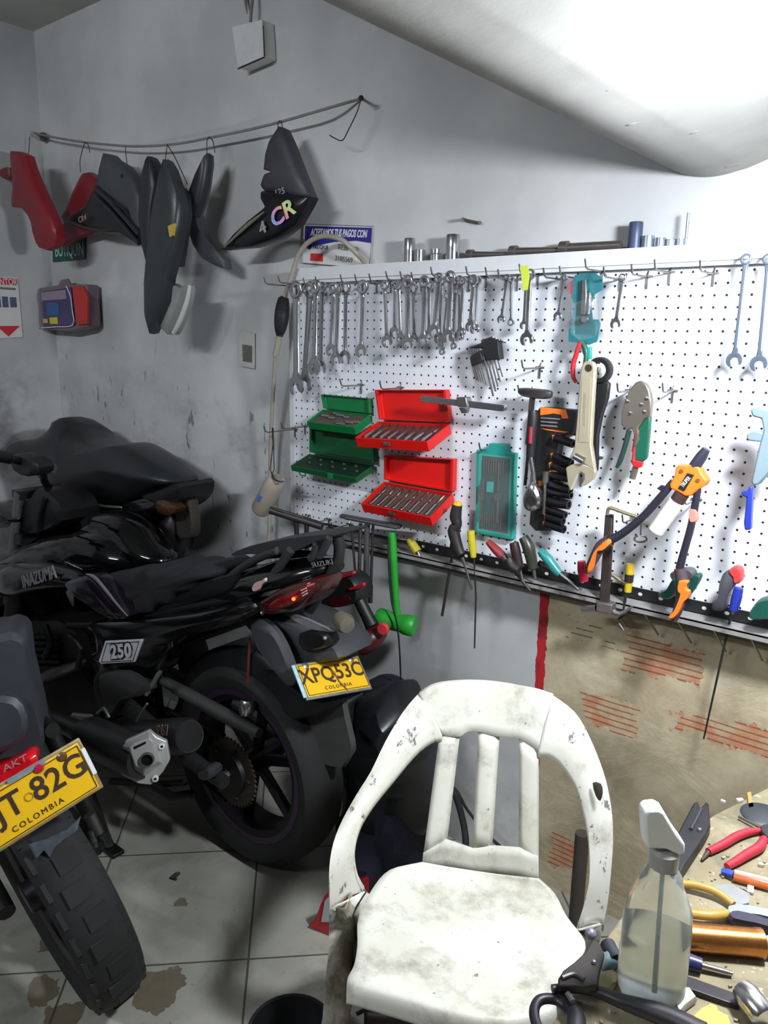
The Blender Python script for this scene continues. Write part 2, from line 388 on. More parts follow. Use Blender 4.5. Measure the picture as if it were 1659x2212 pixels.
# bottom rail: a black perforated angle over a grey slotted ledge
rl = thing('tool_rail', 'grey slotted rail with a black perforated strip along the bottom of the tool board', 'rail', (.9, 0, .90))
def strip_mat():
    k = N('perforated_strip'); v = k.geo(); x, y, z = k.sep(v)
    fx = k.math('SUBTRACT', k.math('FRACT', k.math('ADD', k.math('DIVIDE', x, .0508), 50.5)), .5)
    a = k.math('MULTIPLY', fx, .0508); b = k.math('SUBTRACT', z, .9475)
    d = k.math('SQRT', k.math('ADD', k.math('MULTIPLY', a, a), k.math('MULTIPLY', b, k.math('MULTIPLY', b, 1.6))))
    k.col(k.mix(k.ramp(d, .0058, .0048), lin((24, 24, 28)), lin((215, 216, 222)))); k.b.inputs['Roughness'].default_value = .45; return k.m
O('perforated_strip', box((1.18, -.002, .9475), (1.42, .004, .028)), strip_mat(), rl, smooth=False)
railm = mat('rail_metal', (120, 118, 114), .5, .3, .2, 30, dirt=((60, 56, 50), 12, .7))
rail_top = mat('worn_rail_edge', (150, 148, 146), .5, .2, .15, 30, dirt=((80, 76, 70), 18, .8))
O('ledge', comb(box((1.05, -.0295, .929), (1.7, .045, .006)), box((1.05, -.050, .923), (1.7, .004, .014))), rail_top, rl, smooth=False)
O('back_angle', box((1.02, .018, .912), (1.84, .02, .05)), railm, rl, smooth=False)
for i in range(11):
    xx = 1.12 + i * .08
    O('slot_blade', bar((xx, -.048, .915), (xx + .012, .024, .845), .004, .003), steel, rl, smooth=False)
# ---------------------------------------------------------------- hooks
def hook(tx, ty, L=.11, lab='', grp=None, up=.007, r=.0022, m_=None, plate=True):
    p = W(tx, ty, -L); x, z = p[0], p[2]
    t = thing('peg_hook', lab, 'hook', (x, 0, z), grp)
    O('prong', tube([(x, .004, z + .004), (x, -.004, z - .012), (x, -.012, z - .014), (x, -L + .012, z - .014), (x, -L + .003, z - .010), (x, -L - .004, z + up)], r, 8), m_ or steel, t)
    if plate: O('back_bar', comb(bar((x - .012, -.004, z - .012), (x + .012, -.004, z - .012), .004, .004), bar((x, -.003, z - .010), (x, -.003, z - .040), .004, .003)), m_ or steel, t, smooth=False)
    return t
top_tips = [(657, 606), (683, 603), (737, 599), (768, 598), (799, 597), (835, 592), (866, 592), (890, 594), (932, 583), (970, 592), (1008, 582), (1050, 584), (1077, 588), (1123, 577), (1175, 585), (1210, 582), (1265, 566), (1305, 584), (1365, 578), (1415, 568), (1513, 570)]
for i, (a, b) in enumerate(top_tips):
    hook(a, b, .095, 'steel peg hook in the top row under the white ledge', 'hooks in the top row')
hook(572, 603, .135, 'long steel peg hook sticking out past the top left corner of the board')
hook(602, 600, .105, 'peg hook with a yellow tag end at the top left corner of the board')
hook(572, 925, .135, 'long hook on the left edge from which the plastic bottle hangs')
hook(609, 917, .105, 'second hook on the left edge just behind the bottle hook')
hook(736, 824, .095, 'empty steel hook above the upper green case')
hook(822, 830, .095, 'hook right above the upper red case')
hook(1128, 784, .095, 'empty hook right of the hex key sets')
hook(1334, 834, .08, 'hook holding the locking pliers')
hook(1432, 834, .07, 'empty hook right of the locking pliers')
hook(1120, 838, .07, 'hook holding the T-handle key', plate=False)
hook(1036, 962, .05, 'small hook holding the teal tap and die set', plate=False)
hook(1262, 984, .085, 'hook passing the jaw of the large adjustable wrench')
hook(1480, 1078, .085, 'hook below the orange head of the rivet gun')
hook(1345, 1118, .085, 'hook left of the white canister, over the rail')
hook(634, 1112, .07, 'empty hook over the dark bar at the lower left of the board')
hook(672, 1122, .085, 'empty hook at the lower left, second from the board edge')
hook(717, 1133, .085, 'hook under the grey T-handle wrench')
# ---------------------------------------------------------------- combination wrenches
def wrench(T, B, y, ro, rj, sw, th=.006, ring2=False, ang=15, jaw_mat=None, lab='', grp='combination wrenches on the top hooks', m_=None):
    p, q = Vector(W(*T, y)), Vector(W(*B, y)); u = (q - p); Ln = u.length; u.normalize(); n_ = Vector((0, 1, 0)); v = u.cross(n_).normalized()
    g = []
    # ring: dished, thicker than the shank
    def ringg(c, ro):
        return lathe([(ro * .62, -th * .75), (ro * .9, -th * .75), (ro, -th * .45), (ro, th * .45), (ro * .9, th * .75), (ro * .62, th * .75)], c, (0, 1, 0), 20, loop=True)
    g.append(ringg(p, ro))
    a = p + u * ro * .85; b = q - u * (ro * .85 if ring2 else rj * .8)
    secs = []
    for t, w in ((0, sw * 1.25), (.08, sw), (.5, sw * .92), (.92, sw), (1, sw * 1.5)):
        c = a.lerp(b, t)
        secs.append([c + v * s * w + n_ * e * th * .5 for s, e in ((-.5, -.5), (-.36, -1), (.36, -1), (.5, -.5), (.5, .5), (.36, 1), (-.36, 1), (-.5, .5))])
    g.append(rings(secs))
    if ring2: g.append(ringg(q, ro))
    else:
        A = math.radians(ang); ca, sa = math.cos(A), math.sin(A)
        pts = [(math.cos(math.radians(t)), math.sin(math.radians(t))) for t in range(42, 319, 12)] + [(.72, -.46), (-.05, -.46), (-.3, -.2), (-.3, .2), (-.05, .46), (.72, .46)]
        pts = [(x * ca - y_ * sa, x * sa + y_ * ca) for x, y_ in pts]
        g.append(prism([q + (u * x + v * y_) * rj - n_ * th * .6 for x, y_ in pts], n_ * th * 1.2))
    return tag(O('wrench', comb(*g), m_ or chrome, None, bev=.0008, seg=1), lab, 'wrench', grp)
WL = [((639, 626), (640, 834), -.070, 17, 19, 12, 'largest chrome wrench, hanging first at the left edge of the board'),
 ((671, 626), (657, 830), -.050, 17, 19, 12, 'large chrome wrench hanging second from the left edge'),
 ((682, 619), (679, 793), -.085, 14, 16, 9, 'chrome wrench hanging in front, third from the left edge'),
 ((696, 622), (692, 795), -.060, 12, 15, 8, 'chrome wrench tight beside the third one from the left edge'),
 ((720, 622), (715, 757), -.085, 11, 12, 7, 'chrome wrench fifth from the left edge, shorter than its right neighbour'),
 ((731, 624), (726, 776), -.060, 11, 13, 7, 'chrome wrench sixth from the left edge, with its jaw turned left'),
 ((747, 622), (745, 772), -.050, 12, 13, 7, 'chrome wrench seventh from the left edge, jaw pointing straight down'),
 ((784, 620), (780, 759), -.085, 14, 13, 7, 'single chrome wrench hanging alone above the empty hook'),
 ((831, 616), (836, 738), -.06, 10, 12, 6, 'chrome wrench leading the middle bunch on its left side'),
 ((854, 614), (852, 719), -.05, 9, 11, 6, 'short dull wrench second in the middle bunch'),
 ((862, 618), (866, 731), -.08, 8, 9, 5, 'slim chrome wrench tilted in the middle bunch'),
 ((881, 608), (881, 743), -.09, 13, 13, 8, 'bright chrome wrench standing out in front of the middle bunch'),
 ((893, 624), (895, 734), -.06, 10, 10, 6, 'dark chrome wrench right behind the bright front one'),
 ((917, 608), (914, 735), -.08, 12, 11, 8, 'chrome wrench in the centre of the middle bunch with its jaw turned left'),
 ((928, 616), (927, 724), -.05, 9, 10, 6, 'dark wrench half hidden in the centre of the middle bunch'),
 ((948, 600), (938, 715), -.085, 10, 12, 8, 'pale chrome wrench hanging slightly aslant in the middle bunch'),
 ((955, 606), (949, 731), -.055, 9, 11, 6, 'grey wrench behind the pale aslant one'),
 ((973, 598), (968, 727), -.09, 12, 13, 8, 'bright chrome wrench in front on the right of the middle bunch'),
 ((983, 606), (980, 728), -.065, 9, 10, 5, 'wrench edge-on right behind the bright right-hand one'),
 ((993, 605), (992, 728), -.05, 9, 9, 5, 'thin wrench second from the right end of the middle bunch'),
 ((1000, 607), (996, 717), -.08, 8, 9, 5, 'thin wrench closing the right end of the middle bunch'),
 ((1023, 604), (1016, 706), -.08, 10, 10, 7, 'short chrome wrench of the pair just right of the middle bunch'),
 ((1031, 606), (1026, 711), -.05, 9, 10, 5, 'thin wrench behind the short chrome one right of the middle bunch'),
 ((1096, 600), (1083, 690), -.06, 7, 8, 4, 'small slanting wrench on the left of the yellow-green tag'),
 ((1137, 602), (1132, 703), -.05, 8, 8, 5, 'wrench half hidden behind the yellow-green tag'),
 ((1145, 593), (1138, 733), -.085, 11, 13, 7, 'long wrench beside the yellow-green tag with a red marked jaw'),
 ((1219, 600), (1205, 683), -.06, 7, 8, 4, 'small thin wrench left of the packed pliers card'),
 ((1345, 600), (1330, 700), -.07, 8, 10, 6, 'small wrench hanging alone right of the packed pliers card')]
for T, B, y, ro, rj, sw, lab in WL:
    s = .00052 + (.0014 - W(T[0], T[1], y)[0] * .0001) * .55; s = 1 / (F / (RC[2] @ (W(T[0], T[1], y) - CP)))
    wrench(T, B, y, ro * s * 1.12, rj * s * 1.2, sw * s * 1.45, lab=lab)
s = 1 / 760.
for T, B, lab in (((966, 640), (955, 760), 'small double ring wrench reaching lowest out of the middle bunch'), ((986, 630), (980, 747), 'small ring wrench hanging low at the right of the middle bunch'), ((1104, 603), (1104, 697), 'small dark double ring wrench left of the yellow-green tag')):
    wrench(T, B, -.07, 6.5 * s, 7 * s, 4 * s, ring2=True, lab=lab)
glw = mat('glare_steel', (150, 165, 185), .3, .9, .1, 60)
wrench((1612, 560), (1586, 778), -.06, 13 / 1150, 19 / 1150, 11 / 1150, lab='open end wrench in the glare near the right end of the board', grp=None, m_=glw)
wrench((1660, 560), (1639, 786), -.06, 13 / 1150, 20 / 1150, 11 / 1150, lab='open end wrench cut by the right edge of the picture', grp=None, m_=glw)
tag(O('cloth_tag', comb(gpx([(1122, 575), (1140, 573), (1143, 598), (1139, 626), (1129, 628), (1127, 600)], -.097, .002)), mat('lime_tape', (190, 205, 70), .6, 0, .08), None, smooth=False), 'yellow-green tape tag hanging from a hook among the wrenches', 'tag')
# ---------------------------------------------------------------- open cases
def plane_basis(P0, P1, P3):
    return
def open_case(name, lab, lid, bl, br, d, e, hgt, m_, yl=-.004, lt=.02):
    """lid: four pixels (tl, tr, br, bl) standing against the board; tray hinged below, tipping outwards"""
    t = thing(name, lab, 'tool case', tuple(W(*lid[3], yl)))
    L = [W(*p, yl - lt) for p in lid]; c = sum(L) / 4
    front = [c + (p - c) * .93 for p in L]
    n = 4; back = [np.array((p[0], yl, p[2])) for p in L]
    inn = [f + np.array((0, lt - .003, 0)) for f in front]
    V = back + L + front + inn
    f = [[3, 2, 1, 0]] + [[i, (i + 1) % 4, 4 + (i + 1) % 4, 4 + i] for i in range(4)] + [[4 + i, 4 + (i + 1) % 4, 8 + (i + 1) % 4, 8 + i] for i in range(4)] + [[8 + i, 8 + (i + 1) % 4, 12 + (i + 1) % 4, 12 + i] for i in range(4)] + [[12, 13, 14, 15]]
    O('lid', (V, f), m_, t, smooth=False, bev=.001)
    a, b = Vector(W(*bl, yl - lt * .5)), Vector(W(*br, yl - lt * .5)); out = Vector((0, -d, -e)); X = (b - a); nrm = X.cross(out).normalized()
    if nrm.z < 0: nrm = -nrm
    dn = nrm * -hgt
    w = .004; xi = X.normalized() * w; oi = out.normalized() * w
    top = [a, b, b + out, a + out]; it = [a + xi + oi, b - xi + oi, b + out - xi - oi, a + out + xi - oi]
    bot = [p + dn for p in top]; ib = [p + dn * .45 for p in it]
    V = bot + top + it + ib
    f = [[0, 1, 2, 3]] + [[i, (i + 1) % 4, 4 + (i + 1) % 4, 4 + i] for i in range(4)] + [[4 + i, 4 + (i + 1) % 4, 8 + (i + 1) % 4, 8 + i] for i in range(4)] + [[8 + i, 8 + (i + 1) % 4, 12 + (i + 1) % 4, 12 + i] for i in range(4)] + [[12, 13, 14, 15]]
    O('tray', (V, f), m_, t, smooth=False, bev=.001)
    return t, a, X, out, nrm, hgt
redm = mat('red_enamel', (214, 24, 20), .35, 0, .06, 20)
greenm = mat('green_enamel', (8, 112, 58), .42, 0, .08, 20)
greend = mat('green_moulded', (6, 84, 44), .5, 0, .14, 24)
linerm = mat('case_liner', (92, 78, 70), .6, .2, .15)
def driver_set(c, n, lab, grp):
    t, a, X, out, nrm, h = c; Xl = X.length; x = X.normalized(); o_ = out.normalized(); ol = out.length
    O('liner', box(tuple(a + X * .5 + out * .5 - nrm * h * .40), (Xl * .95, ol * .92, .003), Matrix((x, o_, nrm)).transposed()), linerm, t, smooth=False)
    for i in range(n):
        p = a + x * (Xl * (.10 + .80 * i / (n - 1))) - nrm * h * .18
        g = comb(cyl(p + o_ * ol * .90, p + o_ * ol * .50, .0062, 12), cyl(p + o_ * ol * .5, p + o_ * ol * .40, .0062, 12, .0036), cyl(p + o_ * ol * .40, p + o_ * ol * .08, .0036, 6), cyl(p + o_ * ol * .901, p + o_ * ol * .905, .0035, 8))
        tag(O('nut_driver_bit', g, chrome), lab, 'bit', grp)
c1 = open_case('metal_case', 'upper red metal case, open, with a row of chrome bits', [(809, 842), (962, 842), (970, 912), (818, 906)], (817, 910), (971, 916), .105, .040, .030, redm)
driver_set(c1, 8, 'chrome bit lying in the row inside the upper red case', 'bits in the upper red case')
c2 = open_case('metal_case', 'lower red metal case, open, just below the other red case', [(829, 984), (979, 992), (977, 1062), (829, 1036)], (829, 1040), (978, 1066), .105, .052, .030, redm)
driver_set(c2, 8, 'chrome bit lying in the row inside the lower red case', 'bits in the lower red case')
for c, pz in ((c1, .5), (c2, .55)):
    t, a, X, out, nrm, h = c; q = a + X * .44 + out - nrm * h * .45
    O('latch', comb(box(tuple(q), (.026, .004, .012)), box(tuple(q + Vector((-.004, -.003, .001))), (.009, .003, .007))), steel, t, smooth=False, bev=.0008)
    O('bail', tube([q + Vector((-.016, -.001, -.012)), q + Vector((-.012, -.004, -.019)), q + Vector((.012, -.004, -.019)), q + Vector((.016, -.001, -.012))], .0009, 6), steel, t)
c3 = open_case('metal_case', 'upper green metal case, open, with loose steel sockets inside', [(693, 852), (797, 861), (799, 893), (698, 882)], (697, 884), (799, 895), .072, .034, .026, greenm, lt=.014)
t, a, X, out, nrm, h = c3
O('liner', box(tuple(a + X * .5 + out * .5 - nrm * h * .3), (X.length * .94, out.length * .9, .003), Matrix((X.normalized(), out.normalized(), nrm)).transposed()), linerm, t, smooth=False)
rnd = random.Random(3)
for i in range(9):
    p = a + X * rnd.uniform(.12, .85) + out * (.15 + .085 * i) - nrm * h * .10; q = p + X.normalized() * rnd.uniform(.018, .034)
    tag(O('small_socket', comb(cyl(p, q, .0055, 10), cyl(q, q + X.normalized() * .004, .0035, 8)), chrome), 'loose steel socket lying in the upper green case', 'socket', 'sockets in the upper green case')
c4 = open_case('plastic_case', 'lower green plastic case, open, with dark moulded insert', [(668, 924), (803, 946), (808, 1000), (668, 977)], (668, 980), (808, 1004), .085, .030, .018, greend, lt=.022)
t, a, X, out, nrm, h = c4
O('insert', comb(box(tuple(a + X * .5 + out * .5 - nrm * h * .2), (X.length * .93, out.length * .9, .006), Matrix((X.normalized(), out.normalized(), nrm)).transposed()), *[sph(a + X * (.1 + .09 * i) + out * (.3 + .3 * (i % 2)), .007, 8) for i in range(10)]), mat('dark_green_insert', (12, 40, 28), .55, 0, .3), t)
O('latch', box(tuple(a + X * .62 + out * 1.01 - nrm * h * .5), (.02, .006, .016)), greenm, t, bev=.001)
O('handle', tube([a + X * .12 + out - nrm * h, a + X * .13 + out - nrm * (h + .010), a + X * .21 + out - nrm * (h + .010), a + X * .22 + out - nrm * h], .002, 6), greend, t)
# ---------------------------------------------------------------- tools on the board
def lab1(o, l, c, g=None): return tag(o, l, c, g)
t = thing('sliding_handle', 'chrome sliding T-bar resting on hooks right of the upper red case', 'tool', tuple(W(1000, 875, -.06)))
O('bar', gpx([(906, 857), (910, 855), (1088, 875), (1091, 880), (1088, 888), (1082, 889), (908, 868)], -.085, .016), chrome, t, bev=.002)
O('slider', comb(gpx([(985, 858), (1006, 858), (1010, 880), (988, 879)], -.09, .026), gpx([(990, 880), (1010, 882), (1006, 893), (996, 893)], -.085, .015)), steel, t, bev=.002)
# hex key sets
for lab, hold, keys in (('right hex key set in a black holder with long chrome keys', [(1038, 740), (1060, 730), (1075, 735), (1079, 776), (1050, 778)], [((1045 + 7 * i, 770), (1066 + 5 * i, 856 - 13 * abs(i - 0) * (1 if i else 0) * .8)) for i in range(5)]),
                        ('left hex key set in a black holder with short bright keys', [(1014, 772), (1036, 756), (1042, 776), (1041, 782), (1018, 792)], [((1020 + 4.5 * i, 785), (1030 + 5 * i, 822 + 2 * i)) for i in range(5)])):
    y0 = -.05 if 'right' in lab else -.035
    t = thing('hex_key_set', lab, 'tool', tuple(W(*hold[0], y0)))
    O('holder', gpx(hold, y0, .024), blackp, t, bev=.002)
    for i, (a_, b_) in enumerate(keys):
        O('hex_key', comb(cyl(W(*a_, y0 + .008), W(*b_, y0 + .008), .0032 - .0003 * i, 6), cyl(W(a_[0] - 4, a_[1] - 34, y0 + .008), W(*a_, y0 + .008), .003 - .0003 * i, 6), cyl(W(a_[0] - 4, a_[1] - 34, y0 + .008), W(a_[0] + 20, a_[1] - 42 + 3 * i, y0 + .002), .003 - .0003 * i, 6)), chrome, t)
# T-handle key
t = thing('t_handle_key', 'black T-handle hex key with a long dark shaft hanging beside the ratchet', 'tool', tuple(W(1150, 850, -.06)))
O('handle', pillow([(1121, 846), (1126, 838), (1150, 839), (1186, 843), (1192, 851), (1186, 861), (1160, 861), (1130, 855)], [(-.075, .8), (-.068, 1), (-.056, 1), (-.049, .8)]), mat('worn_black_grip', (58, 54, 56), .45, .2, .2), t)
O('shaft', comb(cyl(W(1153, 858, -.062), W(1134, 1048, -.062), .0042, 8)), darksteel, t)
O('shaft', comb(cyl(W(1147, 858, -.05), W(1144, 890, -.05), .0042, 8), cyl(W(1144, 890, -.05), W(1137, 960, -.05), .004, 8)), steel, t)
# teal blister
t = thing('tap_and_die_set', 'teal plastic tap and die set in a clear cover hanging on a small hook', 'tool set', tuple(W(1068, 1160, -.02)))
O('backing', comb(gpx([(1029, 972), (1053, 969), (1056, 958), (1093, 960), (1095, 977), (1111, 980), (1109, 1000), (1106, 1166), (1026, 1151)], -.022, .022)), teal, t, bev=.0015)
O('insert', comb(gpx([(1042, 984), (1101, 991), (1096, 1152), (1035, 1141)], -.0235, .004)), mat('deep_teal', (22, 62, 62), .4, 0, .2), t, smooth=False)
for i in range(9): O('tap', cyl(W(1046 + 5.2 * i, 990 + i * .6, -.028), W(1045 + 5.2 * i, 1022 + i * .6, -.028), .0016, 6), steel, t)
for i in range(9): O('tap', cyl(W(1042 + 5 * i, 1108 + i * .8, -.028), W(1041 + 5 * i, 1136 + i * .8, -.028), .0016, 6), steel, t)
O('die_holder', comb(lathe([(.004, -.004), (.0115, -.004), (.0115, .004), (.004, .004)], W(1076, 1074, -.030), (0, 1, 0), 18, loop=True), cyl(W(1078, 1000, -.029), W(1074, 1130, -.029), .0028, 8)), steel, t)
O('tap_wrench', comb(cyl(W(1044, 1034, -.029), W(1037, 1124, -.029), .0024, 8), gpx([(1034, 1048), (1045, 1048), (1044, 1082), (1033, 1082)], -.034, .008)), steel, t)
O('divider', gpx([(1052, 1040), (1066, 1041), (1064, 1064), (1050, 1062)], -.026, .004), teal, t, smooth=False)
O('cover', gpx([(1036, 980), (1105, 988), (1100, 1158), (1030, 1146)], -.040, .002), clear, t, smooth=False)
# ratchet
t = thing('ratchet', 'chrome ratchet with black and red grip hanging head down', 'ratchet', tuple(W(1150, 1100, -.08)))
rx = lambda x, y: W(x, y, -.085)
O('grip', tube([rx(1152, 886), rx(1152, 900), rx(1149, 940), rx(1146, 985)], [.010, .0125, .0125, .011], 14), blackp, t)
O('grip_inlay', tube([W(1147, 922, -.098), W(1145, 958, -.098)], .0052, 10, sx=.9), mat('dark_red_grip', (150, 40, 56), .5), t)
O('shaft', tube([rx(1146, 985), rx(1152, 1020), rx(1152, 1050)], [.0055, .006, .009], 12), chrome, t)
O('head', comb(pillow([(1143, 1050), (1153, 1042), (1166, 1062), (1170, 1082), (1163, 1099), (1148, 1103), (1136, 1095), (1134, 1075)], [(-.104, .75), (-.098, 1), (-.082, 1), (-.076, .8)])), chrome, t)
O('drive', comb(lathe([(.0001, 0), (.0125, 0), (.0135, .006)], W(1148, 1082, -.108), (0, 1, 0), 18)), darksteel, t)
# socket rail set
t = thing('socket_set_rail', 'black plastic socket rail with orange markings and a printed header', 'tool set', tuple(W(1190, 1150, -.03)))
O('holder', gpx([(1166, 880), (1240, 886), (1243, 895), (1236, 938), (1208, 942), (1200, 985), (1196, 1060), (1186, 1146), (1156, 1147), (1143, 1132), (1146, 1098), (1152, 960), (1150, 900)], -.035, .035), blackp, t, bev=.002)
O('header_print', gpx([(1167, 879), (1222, 885), (1228, 904), (1214, 904), (1212, 896), (1196, 893), (1167, 897)], -.0365, .002), orange, t, smooth=False)
O('header_line', gpx([(1168, 925), (1228, 933), (1219, 935), (1180, 929)], -.0365, .002), orange, t, smooth=False)
for i in range(3): O('print_line', gpx([(1168, 901 + 8 * i), (1204 + 6 * (i == 0), 904 + 8 * i), (1204 + 6 * (i == 0), 907 + 8 * i), (1168, 904 + 8 * i)], -.0365, .002), mat('faint_print', (128, 122, 124), .6), t, smooth=False)
socks = [(1200, 946, 1236, 958, 1), (1197, 985, 1232, 1000, 1), (1194, 1005, 1230, 1018, 1), (1191, 1026, 1230, 1034, .9), (1190, 1046, 1230, 1058, 1), (1187, 1062, 1231, 1070, .9), (1184, 1083, 1226, 1090, 1.15), (1184, 1101, 1219, 1112, .9), (1182, 1116, 1214, 1126, 1), (1179, 1132, 1216, 1143, 1)]
for i, (a_, b_, c_, d_, r_) in enumerate(socks):
    p, q = Vector(W(a_, b_, -.047)), Vector(W(c_, d_, -.055)); R_ = .0105 * r_
    sk = tag(O('impact_socket', comb(cyl(p, q, R_, 14), lathe([(R_ * .55, 0), (R_, 0), (R_, .004), (R_ * .55, .004)], q, q - p, 14, loop=True)), mat('black_socket', (22, 22, 28), .45, .4, .2)), 'black deep impact socket clipped in the column on the socket rail', 'socket', 'sockets on the socket rail')
for (a_, b_) in ((1198, 946), (1195, 985), (1191, 1005), (1192, 1023), (1188, 1062), (1180, 1083), (1184, 1100), (1180, 1116), (1178, 1132), (1168, 1045)):
    O('size_mark', gpx([(a_ - 6, b_ - 6), (a_ + 7, b_ - 7), (a_ + 5, b_ + 4), (a_ - 5, b_ + 6)], -.048, .012), orange, t, bev=.001)
t2 = tag(O('bit_adapter', comb(cyl(W(1180, 1018, -.058), W(1178, 1042, -.058), .0085, 14), cyl(W(1178, 1042, -.058), W(1174, 1110, -.058), .0045, 10)), steel), 'steel adapter clipped on the socket rail between ratchet and sockets', 'socket')
# adjustable wrench
t = thing('adjustable_wrench', 'large pale steel adjustable wrench hanging jaw down', 'wrench', tuple(W(1255, 1050, -.09)))
pale = mat('pale_steel', (204, 194, 168), .35, .55, .08, 40)
O('handle', gpx([(1256, 790), (1262, 781), (1272, 779), (1281, 783), (1285, 793), (1284, 815), (1279, 900), (1276, 960), (1280, 985), (1284, 1016), (1262, 1003), (1246, 990), (1228, 992), (1240, 965), (1246, 900), (1252, 815)], -.098, .016), pale, t, bev=.003)
O('handle_panel', gpx([(1257, 816), (1276, 817), (1270, 955), (1250, 955)], -.0995, .003), mat('pale_steel_web', (188, 178, 154), .45, .5, .08), t, smooth=False)
O('hang_hole', lathe([(.0001, 0), (.0085, 0), (.0085, .002)], W(1271, 795, -.0995), (0, 1, 0), 16), mat('hole_shadow_steel', (52, 46, 42), .6, .3), t)
O('jaw', gpx([(1264, 1004), (1284, 1012), (1286, 1022), (1280, 1036), (1262, 1049), (1252, 1051), (1262, 1036), (1262, 1025), (1254, 1019), (1246, 1024), (1240, 1040), (1231, 1060), (1226, 1046), (1222, 1010), (1236, 1003)], -.097, .014), pale, t, bev=.002)
O('worm', tube([W(1242, 985, -.101), W(1262, 996, -.101)], .009, 12), steel, t)
O('embossed_line', gpx([(1261, 850), (1266, 850), (1264, 920), (1259, 920)], -.1003, .001), mat('stamp_steel', (170, 160, 138), .5, .5), t, smooth=False)
# black ratchet spanner
t = thing('ring_spanner', 'thick black spanner with a big open ring behind the adjustable wrench', 'wrench', tuple(W(1290, 1020, -.05)))
O('ring', lathe([(.0185, -.009), (.028, -.011), (.031, -.006), (.031, .006), (.028, .011), (.0185, .009)], W(1296, 800, -.05), (0, 1, 0), 28, loop=True), blackp, t)
O('shank', gpx([(1276, 822), (1290, 828), (1308, 822), (1316, 828), (1312, 860), (1299, 900), (1291, 940), (1289, 1016), (1283, 1024), (1279, 1012), (1281, 930), (1276, 880)], -.056, .014), blackp, t, bev=.003)
O('drive_square', box(tuple(W(1290, 800, -.05)), (.014, .012, .014)), steel, t, bev=.001)
# packed pliers card
t = thing('pliers_pack', 'teal carded pliers set in clear plastic hanging under the ledge', 'tool set', tuple(W(1262, 745, -.05)))
O('card', gpx([(1236, 610), (1240, 598), (1255, 590), (1285, 590), (1300, 600), (1301, 625), (1285, 635), (1276, 655), (1280, 690), (1293, 690), (1296, 700), (1289, 738), (1272, 745), (1228, 738), (1228, 712), (1236, 700), (1240, 655), (1234, 640)], -.05, .004), mat('card_teal', (28, 108, 118), .5, 0, .2), t, smooth=False)
O('blister', gpx([(1234, 655), (1282, 640), (1290, 700), (1280, 728), (1250, 736), (1232, 722)], -.068, .018), clear, t, bev=.003)
O('pliers_jaw', comb(gpx([(1257, 604), (1265, 602), (1267, 640), (1262, 680), (1254, 678)], -.066, .012), gpx([(1264, 628), (1275, 630), (1274, 656), (1270, 680), (1263, 676)], -.064, .010)), chrome, t, bev=.002)
O('pivot', lathe([(.0001, 0), (.0075, 0), (.0075, .01)], W(1261, 690, -.072), (0, 1, 0), 16), steel, t)
O('card_stripe', gpx([(1232, 610), (1236, 606), (1235, 636), (1231, 634)], -.052, .003), redp, t, smooth=False)
t = thing('pliers', 'red and green handled pliers hanging below the carded set', 'pliers', tuple(W(1262, 830, -.06)))
O('handle', tube([W(1254, 738, -.065), W(1246, 762, -.065), W(1239, 785, -.065), W(1238, 812, -.065), W(1245, 826, -.065)], [.005, .006, .006, .0055, .004], 10, k=4), redp, t)
O('handle', tube([W(1258, 738, -.06), W(1266, 760, -.06), W(1264, 790, -.06), W(1258, 818, -.06)], [.005, .006, .006, .0045], 10, k=4), green, t)
O('jaw', gpx([(1250, 742), (1262, 742), (1268, 752), (1276, 748), (1276, 776), (1264, 776), (1256, 760)], -.062, .01), teal, t, bev=.002)
# locking pliers
t = thing('locking_pliers', 'nickel locking pliers with green and red handles on a hook', 'pliers', tuple(W(1370, 1030, -.06)))
nick = mat('nickel', (150, 142, 130), .35, .8, .15, 30)
O('upper_body', gpx([(1383, 822), (1372, 826), (1362, 838), (1350, 862), (1342, 890), (1341, 918), (1354, 930), (1364, 925), (1370, 945), (1366, 965), (1374, 965), (1380, 950), (1378, 925), (1392, 905), (1404, 900), (1407, 870), (1403, 845), (1396, 830)], -.078, .016), nick, t, bev=.003)
for a_, b_ in ((1354, 867), (1360, 893), (1396, 861), (1384, 874), (1391, 890)): O('rivet', lathe([(.0001, 0), (.004, .0008), (.0045, .003)], W(a_, b_, -.081), (0, 1, 0), 10), chrome, t)
O('handle', gpx([(1378, 925), (1392, 906), (1404, 898), (1402, 930), (1396, 990), (1388, 998), (1366, 994), (1364, 970), (1368, 945)], -.074, .016), green, t, bev=.003)
O('grip_strip', gpx([(1369, 932), (1380, 929), (1379, 946), (1373, 950), (1370, 994), (1388, 998), (1385, 1010), (1370, 1011), (1363, 1000)], -.077, .012), redp, t, bev=.002)
O('lever', tube([W(1359, 930, -.066), W(1350, 965, -.066), W(1340, 995, -.066), W(1332, 1010, -.066)], [.006, .0062, .006, .004], 10, k=3), mat('dark_green_grip', (26, 54, 48), .5), t)
O('adjuster', cyl(W(1374, 1008, -.066), W(1366, 1034, -.066), .0075, 12), nick, t)
